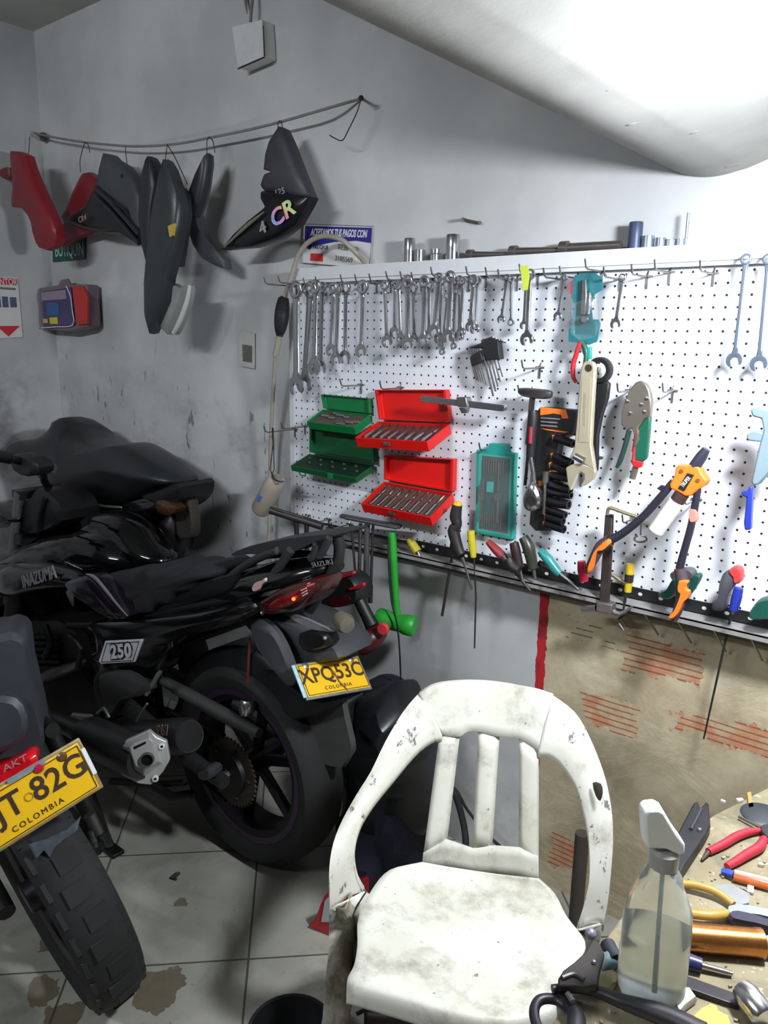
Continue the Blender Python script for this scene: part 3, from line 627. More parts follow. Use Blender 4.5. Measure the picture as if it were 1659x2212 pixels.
# rivet gun
t = thing('rivet_gun', 'two-arm riveter with orange head, white canister and orange trimmed grips', 'rivet gun', tuple(W(1400, 1200, -.12)))
ry = -.12
O('head', gpx([(1458, 1012), (1464, 1004), (1480, 1006), (1494, 1003), (1510, 1010), (1516, 1024), (1527, 1039), (1521, 1050), (1510, 1056), (1494, 1071), (1480, 1073), (1462, 1062), (1447, 1056), (1446, 1045), (1456, 1028)], ry - .012, .030), orange, t, bev=.004, seg=3)
O('head_plate', gpx([(1484, 1022), (1499, 1026), (1478, 1061), (1464, 1055)], ry - .0145, .004), blackp, t, bev=.001)
ax = Vector(W(1494, 1030, ry)) - Vector(W(1470, 1058, ry)); 
text('head_text', 'TRUPER', W(1481, 1041, ry - .0155), (ax.x, 0, ax.z), (-ax.z, 0, ax.x), .0085, inkw, t, xs=.62)
for a_, b_ in ((1471, 1018), (1507, 1038)): O('screw', lathe([(.0001, 0), (.004, 0), (.0045, .002)], W(a_, b_, ry - .0145), (0, 1, 0), 12), mat('screw_brass', (150, 84, 40), .5, .4), t)
O('nose', tube([W(1500, 1008, ry), W(1516, 985, ry), W(1526, 970, ry)], [.0125, .012, .0085], 14), mat('bluish_black', (50, 50, 66), .45, .2), t)
O('neck', cyl(W(1474, 1066, ry), W(1463, 1082, ry), .016, 16), mat('brown_collar', (64, 46, 46), .5), t)
O('canister', cyl(W(1463, 1082, ry), W(1416, 1148, ry), .0175, 24), mat('canister_white', (224, 220, 208), .35, 0, .03), t, bev=.002)
navy = mat('navy_steel', (44, 42, 56), .45, .2, .15)
O('arm', tube([W(1455, 1040, ry), W(1422, 1080, ry), W(1385, 1120, ry), W(1345, 1152, ry), W(1318, 1166, ry)], [.008, .009, .0085, .0095, .012], 10, k=4), navy, t)
g_ = O('grip', tube([W(1318, 1168, ry), W(1298, 1180, ry), W(1284, 1205, ry), W(1268, 1236, ry)], [.014, .0135, .012, .008], 12, k=4), mat('grey_grip', (70, 56, 60), .6), t)
O('grip_trim', pillow([(1297, 1176), (1315, 1163), (1321, 1172), (1305, 1186), (1292, 1188), (1284, 1215), (1278, 1235), (1270, 1239), (1269, 1228), (1276, 1210), (1283, 1192)], [(ry - .018, .85), (ry - .013, 1), (ry - .006, .95)], k=2), orange, g_)
O('arm', tube([W(1508, 1056, ry), W(1501, 1095, ry), W(1492, 1140, ry), W(1478, 1190, ry), W(1468, 1228, ry)], [.007, .008, .008, .008, .009], 10, k=4), navy, t)
O('arm_joint', pillow([(1490, 1102), (1504, 1100), (1506, 1125), (1492, 1128)], [(ry - .01, .8), (ry - .006, 1), (ry + .006, 1)]), mat('salmon_plastic', (196, 130, 118), .5), t)
g_ = O('grip', tube([W(1468, 1228, ry), W(1474, 1262, ry), W(1470, 1300, ry), W(1455, 1340, ry)], [.012, .014, .012, .008], 12, k=4), mat('grey_grip', (70, 56, 60), .6), t)
O('grip_trim', pillow([(1468, 1254), (1488, 1253), (1487, 1258), (1482, 1262), (1484, 1272), (1491, 1276), (1489, 1290), (1478, 1300), (1468, 1322), (1456, 1336), (1445, 1338), (1446, 1332), (1456, 1322), (1466, 1300), (1472, 1280), (1466, 1274)], [(ry - .02, .9), (ry - .015, 1), (ry - .006, .95)], k=2), orange, g_)
O('side_lever', gpx([(1418, 1055), (1428, 1048), (1446, 1054), (1447, 1062), (1425, 1060)], ry - .004, .008), navy, t, bev=.001)
# clamp on the far right
t = thing('bar_clamp', 'pale grey clamp with a blue grip at the right edge of the board', 'clamp', tuple(W(1625, 1145, -.12)))
palec = mat('pale_blue_grey', (118, 136, 146), .45, .1, .08)
O('jaw', gpx([(1620, 885), (1628, 880), (1670, 886), (1690, 900), (1690, 990), (1640, 1046), (1626, 1050), (1622, 1040), (1634, 985), (1640, 960), (1648, 930), (1644, 905), (1624, 900)], -.13, .022), palec, t, bev=.004)
O('jaw_pad', gpx([(1611, 940), (1628, 930), (1652, 935), (1652, 956), (1615, 952)], -.128, .02), palec, t, bev=.003)
O('grip', gpx([(1600, 1063), (1614, 1060), (1618, 1050), (1626, 1052), (1624, 1075), (1621, 1145), (1608, 1146), (1606, 1130), (1612, 1075), (1602, 1071)], -.128, .018), blue, t, bev=.003)
# ================================================================ things on the ledge
def standing(name, px, pyt, pyb, r, m_, lab, cat, y=-.005, waist=None, grp=None):
    b = W(px, pyb, y); tz = W(px, pyt, y)[2]; h = tz - 1.756
    pr = [(r, 0), (r, h * .5), (r, h * .97), (r * .93, h), (r * .7, h), (r * .7, h * .8), (.0001, h * .8)] if not waist else [(r * waist, 0), (r * waist, h * .55), (r, h * .62), (r, h * .97), (r * .9, h), (r * .68, h), (r * .68, h * .8), (.0001, h * .8)]
    return tag(O(name, lathe(pr, (b[0], y, 1.756), (0, 0, 1), 20), m_), lab, cat, grp)
standing('deep_socket', 884, 515, 578, .0155, chrome, 'tall chrome deep socket first from the left on the ledge', 'socket')
standing('deep_socket', 906, 540, 577, .016, chrome, 'short chrome socket second from the left on the ledge', 'socket')
standing('socket_adapter', 940, 538, 576, .0165, chrome, 'stepped chrome socket third from the left on the ledge', 'socket', waist=.8)
standing('deep_socket', 977, 507, 574, .0185, chrome, 'tallest chrome deep socket fourth from the left on the ledge', 'socket')
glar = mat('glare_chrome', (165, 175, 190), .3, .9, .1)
standing('impact_socket', 1369, 480, 553, .0155, mat('blue_black_socket', (62, 72, 98), .45, .3, .1), 'tall blue-black impact socket standing on the right half of the ledge', 'socket')
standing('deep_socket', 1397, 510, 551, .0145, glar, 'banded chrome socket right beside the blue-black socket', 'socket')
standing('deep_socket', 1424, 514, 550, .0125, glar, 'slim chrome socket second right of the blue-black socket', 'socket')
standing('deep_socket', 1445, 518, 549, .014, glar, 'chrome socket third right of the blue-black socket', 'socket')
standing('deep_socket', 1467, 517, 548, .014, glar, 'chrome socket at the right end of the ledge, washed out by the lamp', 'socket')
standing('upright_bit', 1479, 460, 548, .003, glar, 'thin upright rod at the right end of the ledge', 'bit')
def lying(lab, a, b, r1, r2, y, mm, grp=None, ring=True):
    p, q = W(*a, y), W(*b, y); p[2] = max(p[2], 1.756 + r1); q[2] = max(q[2], 1.756 + r2)
    g = [tube([p, q], [r1, r1, r2 * .8, r2], 12)]
    if ring: g.append(lathe([(r1 * .8, -r1), (r1 * 1.45, -r1 * .8), (r1 * 1.45, r1 * .8), (r1 * .8, r1)], Vector(p) - (Vector(q) - Vector(p)).normalized() * r1 * .3, Vector(q) - Vector(p), 16, loop=True))
    return tag(O('socket_bar', comb(*g), mm), lab, 'tool', grp)
worn = mat('worn_bar', (98, 90, 88), .4, .6, .2)
lying('worn steel bar lying on the ledge left of the longer bars', (1018, 557), (1100, 564), .010, .006, .0, worn)
lying('middle steel bar lying on the ledge with its round end to the left', (1112, 547), (1212, 558), .011, .008, .0, worn)
lying('thick steel bar with a square collar lying on the ledge next to the blue-black socket', (1222, 543), (1340, 541), .012, .011, .0, worn)
# ================================================================ tools standing in the rail
def driver(lab, hp, hr, sp, sr, y, hm, sm=None, cap=None, cat='screwdriver'):
    t = thing('screwdriver', lab, cat, tuple(W(*hp[-1], y)))
    O('handle', tube([W(a, b, y) for a, b in hp], hr, 14, k=4 if len(hp) > 2 else 0), hm, t)
    if cap: O('end_cap', sph(W(hp[0][0], hp[0][1], y), (hr[0] * 1.0, hr[0] * 1.0, hr[0] * .7), 14), cap, t)
    if sp: O('shaft', tube([W(a, b, y + (.0 if i == 0 else .0)) for i, (a, b) in enumerate(sp)], sr, 10), sm or steel, t)
    return t
bp = mat('brown_black_grip', (40, 36, 36), .5, 0, .2)
driver('black screwdriver with an amber end cap and a bright short shaft', [(988, 1090), (984, 1116), (988, 1134), (980, 1146), (988, 1180), (996, 1198)], [.0135, .0165, .0125, .017, .015, .0125], [(998, 1204), (1004, 1222), (1019, 1273)], [.006, .0035, .0035], -.075, bp, chrome, mat('amber_cap', (236, 172, 40), .4))
driver('long dark screwdriver behind the amber capped one, its tip far below the rail', [(984, 1146), (978, 1196)], [.011, .011], [(977, 1200), (955, 1330)], [.0042, .0042], -.045, bp, darksteel)
driver('yellow screwdriver handle leaning on the rail right of the green mallet', [(884, 1164), (890, 1174), (902, 1192)], [.0095, .0125, .0135], [(902, 1192), (906, 1201)], [.004, .004], -.045, mat('mustard_handle', (176, 160, 40), .35))
driver('slim clear yellow screwdriver left of the teal set with a very long thin shaft', [(1017, 1146), (1020, 1180), (1023, 1204)], [.0105, .0105, .0075], [(1024, 1206), (1028, 1290), (1025, 1400)], [.0026, .0026, .0022], -.05, yellow, darksteel)
driver('red and black screwdriver leaning right below the teal set', [(1054, 1170), (1072, 1188), (1086, 1202)], [.0085, .0125, .0125], [(1110, 1232), (1146, 1277)], [.005, .0035], -.06, mat('dull_red_handle', (140, 46, 50), .4), darksteel)
tag(O('rubber_ferrule', tube([W(1086, 1202, -.06), W(1112, 1234, -.06)], [.012, .009], 12), bp), 'black lower grip of a screwdriver resting on the rail left of the dark handles', 'grip')
driver('maroon capped dark screwdriver in the bundle left of the teal handle', [(1110, 1172), (1114, 1190), (1122, 1226)], [.012, .0135, .012], [(1122, 1226), (1128, 1250)], [.004, .004], -.07, mat('maroon_handle', (48, 34, 36), .4))
driver('olive black screwdriver with the tallest handle in the bundle left of the teal handle', [(1130, 1160), (1142, 1184), (1152, 1228)], [.0125, .0165, .0135], [(1152, 1228), (1156, 1250)], [.005, .005], -.06, mat('olive_handle', (50, 52, 42), .35))
driver('short dark handle lying low in the screwdriver bundle', [(1098, 1206), (1106, 1222), (1122, 1232)], [.010, .014, .012], None, None, -.085, bp)
driver('teal screwdriver leaning right with a flat steel blade', [(1167, 1190), (1182, 1206), (1200, 1230), (1210, 1240)], [.0095, .0135, .0125, .009], [(1210, 1240), (1228, 1254), (1250, 1274)], [.0045, .004, .004], -.06, mat('teal_handle', (42, 128, 126), .35))
driver('black flat handle lying along the rail under the teal screwdriver', [(1164, 1216), (1196, 1232), (1226, 1246)], [.008, .010, .008], None, None, -.04, bp)
driver('short red screwdriver handle beside the lower orange grip', [(1256, 1212), (1258, 1230), (1262, 1256)], [.010, .0125, .011], None, None, -.05, mat('crimson_handle', (158, 24, 50), .35))
t = thing('hammer', 'dark steel hammer hanging head down through the rail', 'hammer', tuple(W(1300, 1320, -.06)))
hm = mat('brown_steel', (70, 60, 56), .5, .4, .2, dirt=((40, 34, 30), 20, .6))
O('handle', gpx([(1306, 1112), (1322, 1112), (1320, 1180), (1313, 1308), (1293, 1304), (1300, 1200)], -.066, .014), hm, t, bev=.003)
O('head', comb(gpx([(1288, 1301), (1322, 1306), (1320, 1328), (1286, 1322)], -.078, .034)), mat('hammer_head_grey', (112, 106, 104), .45, .5), t, bev=.003)
O('face', cyl(W(1288, 1314, -.064), W(1258, 1316, -.064), .0085, 14), chrome, t)
O('claw', tube([W(1320, 1318, -.062), W(1340, 1326, -.062), W(1366, 1310, -.062)], [.008, .006, .002], 10, k=3), mat('hammer_head_grey', (112, 106, 104)), t)
tag(O('bent_key', tube([W(1312, 1112, -.082), W(1314, 1100, -.082), W(1322, 1098, -.082), W(1350, 1108, -.082), W(1384, 1119, -.082)], .0042, 10, k=3), mat('brass_steel', (150, 140, 110), .4, .6)), 'bent brassy key lying across the top of the hanging hammer', 'key')
tag(O('spring_hook', comb(tube([W(1386, 1128, -.05), W(1384, 1156, -.05)], .0022, 8), tube([W(1384 + 14 * math.cos(a), 1164 + 7 * math.sin(a), -.05) for a in np.linspace(-1.4, 4.2, 14)], .0026, 8)), steel), 'small steel wire hook with a curled end left of the white canister', 'hook')
t = driver('yellow and black slim tester standing in the rail right of the hammer', [(1362, 1218), (1360, 1240), (1356, 1278)], [.0095, .010, .0085], [(1352, 1282), (1346, 1330), (1336, 1338)], [.0035, .0035, .003], -.05, mat('yellow_tester', (196, 168, 40), .35), darksteel)
O('band', tube([W(1360, 1240, -.051), W(1358, 1256, -.051)], .0108, 14), bp, t)
tag(O('brass_nozzle', tube([W(1320, 1240, -.04), W(1350, 1260, -.04)], .0045, 10), mat('brass_steel', (150, 140, 110), .4, .6)), 'thin brassy rod leaning left against the yellow tester', 'rod')
tag(O('metal_tip', tube([W(1336, 1346, -.03), W(1347, 1362, -.03)], [.0055, .004], 10), steel), 'dark metal tip hanging under the rail right of the hammer head', 'tool')
t = thing('pliers', 'dark green pliers with a grey head lying in the rail behind the right orange grip', 'pliers', tuple(W(1450, 1290, -.07)))
O('head', pillow([(1450, 1238), (1470, 1228), (1492, 1226), (1503, 1236), (1500, 1250), (1480, 1256), (1458, 1254)], [(-.075, .8), (-.068, 1), (-.05, 1), (-.045, .8)]), mat('grey_head', (96, 98, 104), .4, .5), t)
O('handle', pillow([(1458, 1246), (1474, 1252), (1468, 1274), (1450, 1292), (1430, 1290), (1424, 1280), (1442, 1272)], [(-.078, .8), (-.07, 1), (-.055, 1), (-.05, .8)]), mat('deep_green_grip', (20, 74, 64), .4), t)
O('handle', pillow([(1490, 1250), (1508, 1238), (1516, 1244), (1508, 1262), (1494, 1282), (1486, 1280)], [(-.07, .8), (-.064, 1), (-.05, 1), (-.045, .8)]), mat('deep_green_grip', (20, 74, 64), .4), t)
t = thing('utility_knife', 'dark grey tool with a red rounded end standing in the rail', 'tool', tuple(W(1560, 1310, -.07)))
O('body', pillow([(1566, 1236), (1582, 1232), (1594, 1246), (1590, 1262), (1576, 1282), (1568, 1314), (1544, 1316), (1540, 1304), (1553, 1290), (1556, 1262)], [(-.08, .8), (-.074, 1), (-.056, 1), (-.05, .8)]), mat('slate_grip', (62, 62, 70), .5), t)
O('end_cap', pillow([(1578, 1230), (1590, 1222), (1602, 1226), (1606, 1240), (1602, 1256), (1590, 1258), (1588, 1244)], [(-.084, .8), (-.078, 1), (-.058, 1), (-.05, .8)]), mat('coral_red', (206, 56, 58), .4), t)
driver('blue screwdriver standing in the rail beside the red ended tool', [(1596, 1270), (1590, 1296), (1584, 1318)], [.0095, .011, .009], [(1584, 1318), (1582, 1326)], [.004, .004], -.075, blue)
tag(O('green_tool', pillow([(1632, 1304), (1646, 1292), (1675, 1290), (1675, 1330), (1630, 1336), (1620, 1326)], [(-.08, .8), (-.07, 1), (-.05, 1), (-.045, .8)]), mat('deep_green_grip', (20, 74, 64))), 'green gripped tool in the rail cut by the right edge of the picture', 'tool')
tag(O('long_bit', tube([W(1578, 1335, -.03), W(1548, 1470, -.03), W(1520, 1596, -.03)], [.003, .0026, .002], 8), darksteel), 'long thin dark shaft hanging down from the rail in front of the bricks', 'rod')
# T-handle wrenches at the left end
t = thing('t_handle_wrench', 'dark T-handle wrench at the lower left corner of the board, its bar sloping down', 'wrench', tuple(W(640, 1240, -.13)))
dk = mat('dull_dark_metal', (62, 58, 56), .45, .4, .15)
O('handle_bar', comb(tube([W(584, 1102, -.19), W(696, 1137, -.13)], .012, 16), tube([W(596, 1100, -.19), W(690, 1129, -.13)], .005, 10)), dk, t)
O('shaft', cyl(W(640, 1122, -.158), W(644, 1250, -.158), .0075, 10), blackp, t)
O('shaft', cyl(W(662, 1128, -.15), W(664, 1250, -.15), .0075, 10), blackp, t)
t = thing('t_handle_wrench', 'grey T-handle wrench set hanging left of the green mallet', 'wrench', tuple(W(790, 1300, -.10)))
O('handle_bar', comb(bar(W(736, 1114, -.14), W(866, 1138, -.08), .022, .010), tube([W(745, 1118, -.15), W(858, 1140, -.09)], .006, 10)), mat('slate_bar', (74, 72, 80), .4, .4), t, bev=.002)
O('shaft', cyl(W(779, 1130, -.115), W(776, 1244, -.115), .0058, 12), steel, t)
O('shaft', cyl(W(793, 1132, -.108), W(790, 1300, -.108), .0088, 12), mat('grey_tube', (96, 94, 98), .4, .5), t)
O('shaft', tube([W(806, 1132, -.102), W(801, 1262, -.102), W(801, 1266, -.102), W(800, 1302, -.102)], [.004, .004, .007, .007, .007], 10), darksteel, t)
O('shaft', tube([W(760, 1134, -.13), W(762, 1170, -.13), W(770, 1262, -.13)], .0038, 8), darksteel, t)
# green mallet
t = thing('mallet', 'bright green dead blow mallet hanging head down below the tool board', 'mallet', tuple(W(858, 1370, -.075)))
gm = mat('mallet_green', (38, 150, 48), .45, 0, .10, 40, bump=.15)
O('handle', tube([W(846, 1149, -.075), W(848, 1170, -.075), W(851, 1240, -.075), W(855, 1300, -.075), W(859, 1336, -.075)], [.0105, .0125, .0122, .0105, .0115], 18), gm, t)
a_, b_ = Vector(W(822, 1336, -.095)), Vector(W(888, 1352, -.065)); ax = (b_ - a_).normalized()
O('head', lathe([(.0001, -.012), (.026, -.012), (.031, -.006), (.031, .018), (.027, .030), (.027, (b_ - a_).length - .030), (.031, (b_ - a_).length - .018), (.031, (b_ - a_).length + .006), (.026, (b_ - a_).length + .012), (.0001, (b_ - a_).length + .012)], a_, ax, 24), gm, t)
tag(O('cable', tube([W(838, 1158, -.095), W(840, 1230, -.1), W(846, 1300, -.11), W(858, 1350, -.115), W(864, 1420, -.10), W(866, 1500, -.06), W(862, 1560, -.04)], .0026, 8, k=5), rubber), 'thin black cable hanging across the green mallet down to the floor', 'cable')
# impact driver
t = thing('impact_driver', 'black and red cordless impact driver hanging upside down behind the motorcycle tail', 'power tool', tuple(W(770, 1400, -.14)))
dy = -.215
O('battery', pillow([(704, 1252), (732, 1240), (768, 1236), (788, 1258), (790, 1290), (764, 1304), (730, 1308), (712, 1300)], [(dy - .035, .92), (dy - .02, 1), (dy + .03, 1), (dy + .04, .92)], k=2), blackp, t)
O('battery_clip', gpx([(730, 1244), (762, 1234), (764, 1240), (734, 1252)], dy - .038, .012), redp, t, bev=.002)
O('battery_clip', gpx([(752, 1270), (766, 1267), (772, 1264), (784, 1259), (785, 1266), (772, 1273), (754, 1276)], dy - .040, .012), redp, t, bev=.002)
O('lower_battery', pillow([(716, 1290), (760, 1282), (768, 1296), (730, 1310)], [(dy - .036, .9), (dy - .03, 1), (dy + .02, 1)]), mat('dark_red_case', (66, 14, 18), .4), t)
O('handle', tube([W(765, 1272, dy), W(778, 1300, dy), W(792, 1328, dy), W(804, 1352, dy)], [.020, .018, .018, .021], 14, k=3), blackp, t)
O('body', tube([W(776, 1400, dy - .03), W(790, 1390, dy - .02), W(806, 1376, dy), W(820, 1364, dy + .03)], [.024, .030, .032, .026], 18, k=3), mat('dark_red_case', (66, 14, 18), .4), t)
O('nose_cap', lathe([(.0001, 0), (.015, .0), (.017, -.004), (.017, -.012)], W(825, 1360, dy - .024), Vector((.2, -1, -.05)), 18), mat('pink_red', (200, 50, 60), .45), t)
# ================================================================ hose and bottle at the left edge
t = thing('fluid_pump', 'black ribbed bulb pump with a clear hose looping over the payment sign', 'pump', tuple(W(600, 760, -.06)))
a_, b_ = Vector(W(613, 640, -.055)), Vector(W(604, 726, -.055)); L_ = (b_ - a_).length
pf = [(.0001, 0), (.010, 0), (.0125, .004)]
for i in range(17):
    u_ = i / 16; r_ = .0125 + .0115 * math.sin(math.pi * min(1, .1 + u_ * .9)) ** .7; pf += [(r_, .006 + (L_ - .012) * u_), (r_ - .0012, .006 + (L_ - .012) * (u_ + .03))]
O('bulb', lathe(pf + [(.012, L_), (.0001, L_)], a_, b_ - a_, 24), blackp, t)
hose = mat('clear_hose', (178, 172, 158), .3, 0, .06, trans=.35)
O('collar', cyl(b_, W(595, 768, -.055), .0105, 14), hose, t)
O('hose', tube([W(595, 766, -.055), W(590, 850, -.03), W(585, 950, -.01), W(583, 1060, 0), W(581, 1180, 0), W(578, 1260, 0)], .0065, 10, k=4), hose, t)
O('hose', tube([W(615, 642, -.055), W(622, 620, -.05), W(632, 590, -.045), W(645, 550, -.045), W(668, 522, -.045), W(700, 510, -.045), W(738, 518, -.045), W(768, 545, -.03), W(782, 560, .0), W(788, 570, .015)], .0075, 12, k=5), hose, t)
t = thing('plastic_bottle', 'cut cloudy plastic bottle hanging by a wire loop left of the tool board', 'bottle', tuple(W(570, 1110, -.12)))
cy = -.12
a_, b_ = Vector(W(598, 1034, cy)), Vector(W(562, 1104, cy)); L_ = (b_ - a_).length
O('body', lathe([(.026, -.002), (.030, .006), (.0335, .03), (.0335, L_ - .01), (.028, L_), (.0001, L_ + .002), (.0001, L_ - .001), (.026, L_ - .003), (.0315, L_ - .012), (.0315, .03), (.028, .006), (.0245, -.002)], a_, b_ - a_, 24), mat('cloudy_plastic', (198, 186, 172), .3, 0, .06, 18, trans=.4), t)
O('wire_loop', comb(tube([W(588, 924, cy), W(590, 960, cy), W(583, 1015, cy), W(588, 1024, cy), W(592, 1015, cy), W(591, 965, cy), W(590, 924, cy)], .0016, 6), tube([W(586, 1020, cy), W(592, 1034, cy - .02), W(602, 1040, cy - .03), W(613, 1040, cy - .02)], .0024, 6, k=3)), wire, t)
O('label', tube([W(564, 1070, cy - .034), W(558, 1082, cy - .034)], .006, 8), mat('blue_print', (70, 110, 180), .5), t)
# ================================================================ signs and boxes on the wall
WF = WY - .003
def signtext(name, s, x, y, h, m_, par, a, b, d=.0012, **k):
    p = W(x, y, WF - d - .002); A, B = Vector(W(*a, WF)), Vector(W(*b, WF)); r = B - A
    return text(name, s, p, r, (0, 0, 1), h, m_, par, ext=.0004, **k)
t = thing('payment_sign', 'white payment sign with a blue header above the left end of the ledge', 'sign', tuple(W(725, 575, WF)))
O('board', gpx([(657, 484), (806, 489), (799, 580), (653, 568)], WF - .003, .003), mat('sign_white', (208, 206, 204), .35, 0, .04), t, smooth=False)
O('header', gpx([(660, 488), (803, 492), (801, 525), (770, 520), (720, 523), (659, 536)], WF - .0045, .002), mat('sign_blue', (44, 40, 128), .4, 0, .06), t, smooth=False)
aa, bb = (660, 500), (803, 505)
signtext('header_text', 'ACEPTAMOS TUS PAGOS CON', 730, 504, .021, inkw, t, aa, bb, .004, xs=.56, shear=.2, bold=.0006)
signtext('name_text', 'NEQUI', 692, 534, .012, mat('dark_blue_print', (52, 48, 72), .5), t, aa, bb, .003, xs=1.15, sp=1.15)
O('name_mark', gpx([(663, 532), (667, 526), (672, 529), (673, 535), (669, 539), (664, 537)], WF - .0045, .002), mat('dark_blue_print', (52, 48, 72)), t, smooth=False)
O('red_mark', gpx([(671, 547), (697, 548), (697, 565), (670, 563)], WF - .0045, .002), mat('sign_red', (196, 40, 48), .5), t, smooth=False)
pen = mat('pen_grey', (120, 116, 112), .6)
signtext('written_number', '3228 663', 752, 537, .016, pen, t, (720, 530), (800, 545), .003, xs=1.0)
signtext('written_number', '3105569', 742, 560, .015, pen, t, (720, 556), (800, 566), .003, xs=1.0)
O('rim', tube([W(a, b, WF - .004) for a, b in ((657, 484), (806, 489), (799, 580), (653, 568))], .0012, 6, closed=True), mat('rim_grey', (120, 118, 122), .4, .3), t)
t = thing('first_aid_sign', 'green and white sign half covered by the red fairing in the corner', 'sign', tuple(W(150, 565, WF)))
O('board', gpx([(112, 500), (184, 500), (184, 560), (114, 566)], WF - .003, .003), mat('sign_green', (20, 78, 62), .45), t, smooth=False)
signtext('sign_text', 'BOTIQUIN', 149, 541, .055, mat('mint_print', (188, 214, 204), .6), t, (114, 541), (184, 538), .002, xs=.62)
t = thing('first_aid_kit', 'clear zipped first aid pouch with blue contents and a red side panel', 'first aid kit', tuple(W(135, 712, -.02)))
ky = -.045
O('case', gpx([(83, 622), (135, 614), (186, 614), (191, 706), (150, 716), (90, 712)], ky + .01, .06), mat('kit_back', (120, 104, 112), .45, 0, .12), t, bev=.008, seg=3)
O('contents', gpx([(90, 630), (152, 620), (158, 702), (94, 706)], ky, .012), mat('kit_purple', (70, 60, 108), .4, 0, .3, 14), t, bev=.002)
O('packet', gpx([(100, 652), (124, 654), (126, 682), (102, 682)], ky - .003, .006), mat('packet_blue', (40, 92, 148), .4), t, bev=.001)
O('packet', gpx([(106, 686), (122, 685), (124, 700), (108, 700)], ky - .003, .006), mat('packet_yellow', (206, 190, 40), .4), t, bev=.001)
O('packet', gpx([(92, 688), (101, 689), (102, 698), (93, 698)], ky - .003, .006), mat('packet_tan', (196, 168, 80), .4), t, bev=.001)
O('packet', gpx([(88, 632), (140, 626), (142, 646), (90, 650)], ky - .003, .006), mat('packet_mauve', (150, 128, 150), .4), t, bev=.001)
O('red_panel', gpx([(155, 618), (178, 618), (188, 640), (188, 700), (166, 702)], ky - .001, .012), mat('kit_red', (196, 46, 44), .5), t, bev=.002)
O('zip', tube([W(a, b, ky - .002) for a, b in ((143, 618), (152, 640), (156, 670), (157, 702), (120, 706), (90, 708))], .0022, 6, k=3), white_p, t)
O('hanger', gpx([(126, 616), (132, 604), (146, 602), (154, 616)], ky + .03, .006), mat('kit_back', (120, 104, 112)), t)
t = thing('extinguisher_sign', 'white sign with red header and red arrow on the left wall', 'sign', tuple(WX(20, 730, LX)))
LS = LX + .003
def gx(pts, d, th=.002): return prism([WX(a, b, LS + d) for a, b in pts], (-th, 0, 0))
O('board', gx([(-60, 595), (38, 600), (49, 728), (-60, 735)], .002, .003), mat('sign_white', (208, 206, 204)), t, smooth=False)
O('header', gx([(-60, 596), (36, 602), (38, 616), (-60, 612)], .003), mat('sign_red', (196, 40, 48)), t, smooth=False)
text('header_text', 'EXTINTOR', WX(4, 609, LS + .006), Vector(WX(36, 610, LS)) - Vector(WX(-30, 608, LS)), (0, 0, 1), .026, inkw, t, xs=.72, align='CENTER')
O('arrow', gx([(-8, 704), (43, 704), (19, 727)], .003), mat('sign_red', (196, 40, 48)), t, smooth=False)
O('picture_panel', gx([(-14, 628), (-1, 628), (3, 664), (-12, 664)], .003), mat('panel_grey', (80, 88, 112), .5, 0, .3, 60), t, smooth=False)
O('picture_panel', gx([(4, 640), (17, 641), (19, 664), (6, 664)], .003), mat('panel_grey', (80, 88, 112)), t, smooth=False)
O('picture_panel', gx([(21, 642), (35, 642), (37, 664), (23, 664)], .003), mat('panel_grey', (80, 88, 112)), t, smooth=False)
O('print_line', gx([(-10, 619), (34, 622), (34, 627), (-10, 624)], .003), mat('panel_text', (110, 110, 120), .6), t, smooth=False)
t = thing('junction_box', 'white square junction box hanging crooked high on the wall under a cable', 'junction box', tuple(W(540, 147, 0)))
O('box', gpx([(500, 58), (566, 41), (571, 122), (514, 147)], -.012, .05), white_p, t, bev=.003)
O('cover', gpx([(501, 58), (566, 42), (569, 122), (514, 146)], -.016, .003), mat('cover_white', (206, 208, 212), .4), t, bev=.001)
O('edge_gap', comb(tube([W(569, 56, -.012), W(572, 122, -.012)], .0016, 6), tube([W(571, 124, -.012), W(514, 149, -.012)], .0018, 6)), mat('gap_black', (30, 30, 34), .6), t)
O('cable', comb(tube([W(541, 47, -.002), W(543, 20, 0), W(546, -20, .01), W(546, -150, .03)], .0048, 8, k=3), tube([W(534, 30, .02), W(530, 0, .025), W(528, -40, .03)], [.001, .006, .007], 8, k=3)), mat('cable_grey', (120, 120, 114), .6), t)
t = thing('wall_socket', 'dirty white wall switch plate left of the tool board', 'wall socket', tuple(W(533, 795, WF)))
O('plate', gpx([(516, 714), (549, 720), (549, 797), (518, 791)], WF - .006, .006), mat('socket_white', (196, 196, 192), .5, 0, .06, dirt=((120, 116, 108), 18, .6)), t, bev=.002)
O('module', gpx([(523, 744), (543, 747), (543, 783), (524, 780)], WF - .009, .004), mat('socket_dark', (112, 108, 100), .6, 0, .4, 90), t, bev=.001)
